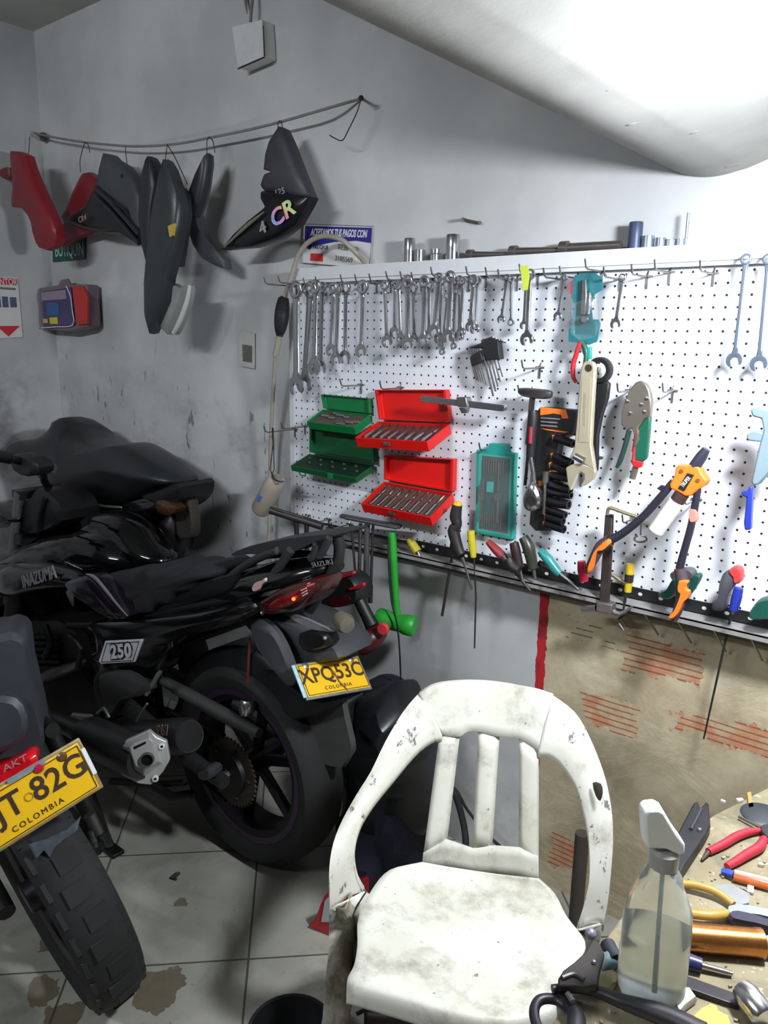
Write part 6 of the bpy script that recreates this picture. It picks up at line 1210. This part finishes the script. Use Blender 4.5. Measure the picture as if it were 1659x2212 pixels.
O('handle', tube([bz(1478, 1972, .012), bz(1510, 1976, .014), bz(1540, 1978, .014), bz(1572, 1974, .012)], [.006, .0065, .0065, .006], 12, k=4), mu, t)
O('jaws', pillow3([bz(a, b, .012) for a, b in ((1568, 1964), (1600, 1960), (1640, 1966), (1680, 1976), (1680, 1992), (1640, 1984), (1600, 1980), (1572, 1980))], [(-.010, .9), (0, 1), (.006, .9)], 2, False, (0, 0, 1)), mat('bright_jaw', (168, 170, 172), .35, .8), t)
O('pivot_cover', pillow3([bz(a, b, .014) for a, b in ((1572, 1976), (1590, 1972), (1640, 1984), (1690, 2004), (1690, 2016), (1630, 2000), (1580, 1990))], [(-.008, .9), (0, 1), (.005, .9)], 2, False, (0, 0, 1)), mat('indigo_black', (38, 34, 52), .4), t)
flat('steel_plate', [(1540, 1912), (1580, 1910), (1620, 1930), (1618, 1950), (1590, 1956), (1560, 1930)], .003, .002, mat('scrap_grey', (150, 152, 152), .4, .5), 'thin grey metal offcut lying between the pen and the mustard pliers', 'offcut', smooth=False)
t = thing('brass_cylinder', 'large copper coloured cylinder lying on the bench right of the spray bottle', 'cylinder', tuple(bz(1560, 2040)))
cp_ = mat('copper', (190, 128, 70), .28, .9, .12, 24, dirt=((110, 66, 36), 14, .5))
p0, p1 = Vector(bz(1440, 2020, .0185)), Vector(bz(1650, 2038, .0185))
O('tube', lathe([(.001, 0), (.018, 0), (.018, (p1 - p0).length - .012), (.0188, (p1 - p0).length - .010), (.0188, (p1 - p0).length - .002), (.016, (p1 - p0).length), (.001, (p1 - p0).length)], p0, p1 - p0, 32), cp_, t)
O('stub', cyl(p1, p1 + (p1 - p0).normalized() * .02, .010, 14), mat('pale_green_metal', (170, 190, 170), .4, .3), t)
t = thing('screwdriver', 'stubby blue screwdriver lying on the bench right of the spray bottle base', 'screwdriver', tuple(bz(1520, 2085)))
O('handle', tube([bz(1462, 2070, .010), bz(1490, 2078, .010), bz(1516, 2086, .010)], [.009, .0105, .009], 14), mat('navy_handle', (34, 40, 84), .35), t)
O('shaft', tube([bz(1516, 2086, .008), bz(1560, 2098, .006), bz(1582, 2104, .005)], [.0042, .004, .003], 10), chrome, t)
flat('steel_bar', [(1462, 2100), (1476, 2104), (1592, 2146), (1604, 2152), (1596, 2172), (1560, 2160), (1470, 2128)], .008, .0075, mat('bar_black', (40, 38, 42), .4, .3), 'flat black bar lying slanted on the bench below the blue screwdriver', 'bar', smooth=False, bev=.001)
tag(O('chrome_socket', comb(lathe([(.001, 0), (.014, 0), (.016, .003), (.016, .03), (.012, .04), (.001, .04)], bz(1652, 2200, .016), (-.55, .35, .12), 24)), chrome), 'chrome socket lying on the bench in the lower right corner', 'socket')
t = O('yellow_rag', pillow3([bz(a, b, .006) for a, b in ((1492, 2206), (1510, 2188), (1534, 2176), (1548, 2182), (1552, 2194), (1576, 2206), (1584, 2230), (1500, 2230))], [(-.005, .9), (0, 1), (.008, .85)], 2, True, (0, 0, 1)), mat('rag_yellow', (204, 172, 84), .8), None); tag(t, 'yellow rag scrap at the bottom edge of the bench', 'rag')
tag(O('white_clip', pillow3([bz(a, b, .006) for a, b in ((1462, 2140), (1490, 2138), (1506, 2160), (1480, 2180), (1466, 2196), (1452, 2170))], [(-.005, .9), (0, 1), (.006, .85)], 2, True, (0, 0, 1)), mat('clip_grey', (176, 178, 170), .4)), 'pale grey plastic piece lying against the foot of the spray bottle', 'scrap')
# round dark part and rod at the back right
tag(O('cover_disc', lathe([(.001, .006), (.03, .006), (.036, .002), (.036, 0), (.001, 0)], bz(1648, 1762), (0, 0, 1), 28), mat('slate_disc', (58, 62, 66), .5, .2)), 'dark slate round part at the back right of the bench', 'part')
tag(O('thin_rod', tube([bz(1596, 1764, .006), bz(1640, 1786, .008), bz(1700, 1812, .008)], .0025, 8), mat('rod_brown', (96, 84, 70), .5, .4)), 'thin brownish rod crossing the dark round part', 'rod')
tag(O('tan_strip', prism([bz(a, b, .006) for a, b in ((1614, 1712), (1622, 1710), (1628, 1742), (1618, 1744))], (0, 0, -.005)), mat('strip_tan', (160, 132, 76), .6), None, smooth=False), 'tan strip lying left of the dark round part', 'scrap')
for i, (a, b, s_, lab) in enumerate(((1562, 1731, .008, 'white chip on the bench edge behind the forked bracket'), (1598, 1728, .012, 'pale grey chip next to the tan strip'), (1621, 1922, .016, 'white chip below the orange pen'), (1572, 1870, .007, 'small white chip at the tip of the red pliers'), (1644, 1868, .008, 'beige chip right of the red pliers'))):
    p = bz(a, b, .003); tag(O('chip', box(tuple(p), (s_, s_ * .55, .005), Matrix.Rotation(i * .9, 3, 'Z')), mat('chip_white', (206, 202, 190), .6), None, smooth=False, bev=.001), lab, 'chip')
# black cutter in the lower middle
t = thing('hand_cutter', 'black cutter with a loop handle and a dark plate overlapping the front of the chair', 'tool', tuple(bz(1250, 2150)))
bk_ = mat('tool_black', (36, 34, 40), .42, .1, .2)
O('loop_handle', tube([bz(a, b, .012) for a, b in ((1228, 2180), (1206, 2162), (1184, 2157), (1164, 2162), (1154, 2182), (1158, 2210), (1176, 2240), (1210, 2250))], [.0062] * 8, 12, k=4), bk_, t)
O('arm', tube([bz(a, b, .012) for a, b in ((1205, 2152), (1232, 2178), (1244, 2204), (1240, 2250))], [.006, .010, .012, .012], 12, k=3), bk_, t)
O('long_lever', tube([bz(a, b, .020) for a, b in ((1193, 2137), (1240, 2134), (1290, 2142), (1340, 2162), (1390, 2178), (1450, 2200), (1520, 2236))], [.0055, .006, .007, .0085, .0105, .013, .014], 12, k=4), bk_, t)
O('plate', prism([bz(a, b, .034) for a, b in ((1280, 2028), (1294, 2034), (1306, 2060), (1296, 2096), (1292, 2128), (1262, 2132), (1206, 2128), (1206, 2112), (1216, 2096), (1240, 2078), (1262, 2058))], (0, 0, -.010)), mat('plate_brown_black', (48, 44, 40), .5, .3), t, bev=.002)
O('rib', tube([bz(1214, 2112, .036), bz(1240, 2104, .036), bz(1262, 2116, .036)], .003, 8, k=3), mat('rib_grey', (80, 76, 80), .4, .3), t)
O('pivot', comb(sph(bz(1276, 2017, .034), .0075, 12), sph(bz(1283, 2078, .036), .003, 8)), mat('pivot_mauve', (130, 126, 140), .4, .4), t)
O('spring_pin', tube([bz(1226, 2146, .026), bz(1238, 2164, .026)], .0035, 8), alloy, t)
tag(O('teal_cloth', lump(bz(1310, 2080, .008), (.014, .022, .010), 6, 14), mat('cloth_teal', (88, 110, 112), .8)), 'small grey-teal rag beside the dark cutter plate', 'rag')
tag(O('dark_roll', tube([bz(1312, 2040, .012), bz(1322, 2060, .012), bz(1332, 2076, .012)], .010, 12), mat('roll_navy', (34, 38, 48), .6)), 'dark navy roll left of the spray bottle', 'roll')
tag(O('tan_block', lump(bz(1306, 2116, .006), (.016, .02, .008), 8, 14), mat('block_tan', (170, 158, 122), .7)), 'cream coloured lump between the cutter plate and the bottle', 'scrap')
# ================================================================ floor things
fp = WZ(690, 2036, .0)
t = thing('red_case', 'red plastic case with a grey panel on the floor, half hidden by the chair leg', 'case', tuple(fp))
cn_ = np.array((.25, -1, 0.0)); fpl = fp + np.array((.0, .03, 0))
def fx(px): return [np.maximum(WP(a, b, fpl, cn_), (-9, -9, .004)) for a, b in px]
O('shell', prism(fx([(700, 1934), (712, 1924), (726, 1924), (726, 2046), (700, 2042), (668, 2010), (666, 1996), (680, 1986), (690, 1956)]), (.03, .10, 0)), mat('case_red', (176, 20, 36), .4, 0, .1), t, bev=.004)
O('panel', prism([p + np.array((0, -.004, 0)) for p in fx([(704, 1944), (712, 1936), (722, 1936), (722, 1990), (696, 1990)])], (0, .006, 0)), mat('panel_pale', (170, 178, 180), .4), t, smooth=False)
tb = WZ(628, 2282, .02)
t = thing('plastic_tub', 'round black plastic tub on the floor at the bottom edge of the picture', 'tub', (tb[0], tb[1], 0))
O('tub', lathe([(.001, .002), (.070, 0), (.080, .012), (.088, .080), (.094, .086), (.094, .092), (.086, .092), (.078, .016), (.001, .010)], (tb[0], tb[1], 0), (0, 0, 1), 40), blackp, t)
def clampz(g, z0=.003): return [(x, y, max(z, z0)) for x, y, z in g[0]], g[1]
bagm = mat('bag_black', (24, 27, 30), .38, 0, .3, 10)
g = pillow([(792, 1496), (826, 1478), (862, 1496), (884, 1528), (896, 1580), (918, 1606), (928, 1640), (914, 1680), (918, 1740), (914, 1800), (880, 1830), (820, 1840), (770, 1830), (762, 1760), (768, 1640), (780, 1560)], [(-.30, .6), (-.28, .82), (-.24, .95), (-.18, 1), (-.10, .9), (-.06, .7)], k=4)
g = ([(x + .008 * math.sin(38 * z + 22 * x), y + .016 * math.sin(31 * x - 27 * z) + .008 * math.sin(70 * z), z + .006 * math.sin(50 * x)) for x, y, z in g[0]], g[1])
tag(O('rubbish_bag', clampz(g), bagm), 'crumpled black plastic bag standing by the wall behind the white chair', 'bag')
tag(O('cloth_bundle', clampz(lump(WZ(850, 1838, .10), (.15, .11, .14), 21, 24, .25)), mat('cloth_navy', (20, 22, 40), .9, 0, .3, 10)), 'dark navy cloth bundle on the floor seen through the left gap of the chair', 'cloth')
tag(O('dark_jacket', pillow([(800, 1470), (835, 1462), (866, 1480), (890, 1520), (880, 1560), (840, 1550), (806, 1520)], [(-.10, .8), (-.07, 1), (-.02, 1), (.0, .8)], k=3), mat('cloth_navy', (20, 22, 40)), None), 'dark navy cloth top sticking up behind the yellow plate', 'cloth')
tag(O('hose', tube([W(925, 1712, -.10), W(950, 1694, -.09), W(980, 1712, -.08), W(998, 1765, -.08), W(1006, 1815, -.10), W(1004, 1850, -.14)], .010, 10, k=5), rubber), 'thick black hose curving behind the left slat of the chair', 'hose')
tag(O('cable', tube([W(925, 1738, -.06), W(975, 1700, -.05), W(1010, 1750, -.05), W(1050, 1800, -.05), W(1085, 1832, -.06), W(1110, 1850, -.08)], .0045, 8, k=5), rubber), 'thin black cable running down the wall behind the chair back', 'cable')
tag(O('green_scrap', lump(W(916, 1752, -.14), (.010, .012, .016), 2, 10), mat('scrap_lime', (150, 180, 50), .5)), 'small lime green scrap beside the bag behind the chair', 'scrap')
tag(O('metal_pole', cyl(W(1258, 1800, -.12), (W(1258, 1800, -.12)[0], -.12, .002), .018, 14), mat('pole_grey', (84, 78, 72), .5, .4)), 'short dark metal pole standing by the wall behind the right chair arm', 'pole')
fl = lambda x, y, h_=.004: WZ(x, y, h_)
tag(O('floor_cable', tube([fl(770, 2190), fl(810, 2172), fl(838, 2182), fl(856, 2206), fl(850, 2240)], .004, 8, k=4), rubber), 'thin cable lying on the floor under the chair seat', 'cable')
tag(O('dark_case', box(tuple(fl(800, 2200, .06) + np.array((.05, .05, 0))), (.16, .12, .115), Matrix.Rotation(.6, 3, 'Z')), mat('case_brown_black', (44, 28, 28), .5), None, bev=.01), 'dark brown box on the floor under the chair seat', 'box')
tag(O('floor_scrap', comb(tube([fl(370, 1898), fl(380, 1890), fl(388, 1886)], [.006, .007, .004], 8), tube([fl(376, 1892), fl(380, 1900)], .004, 6)), mat('scrap_dark', (40, 42, 36), .7)), 'small dark scrap on the floor tile between the two motorcycles', 'scrap')
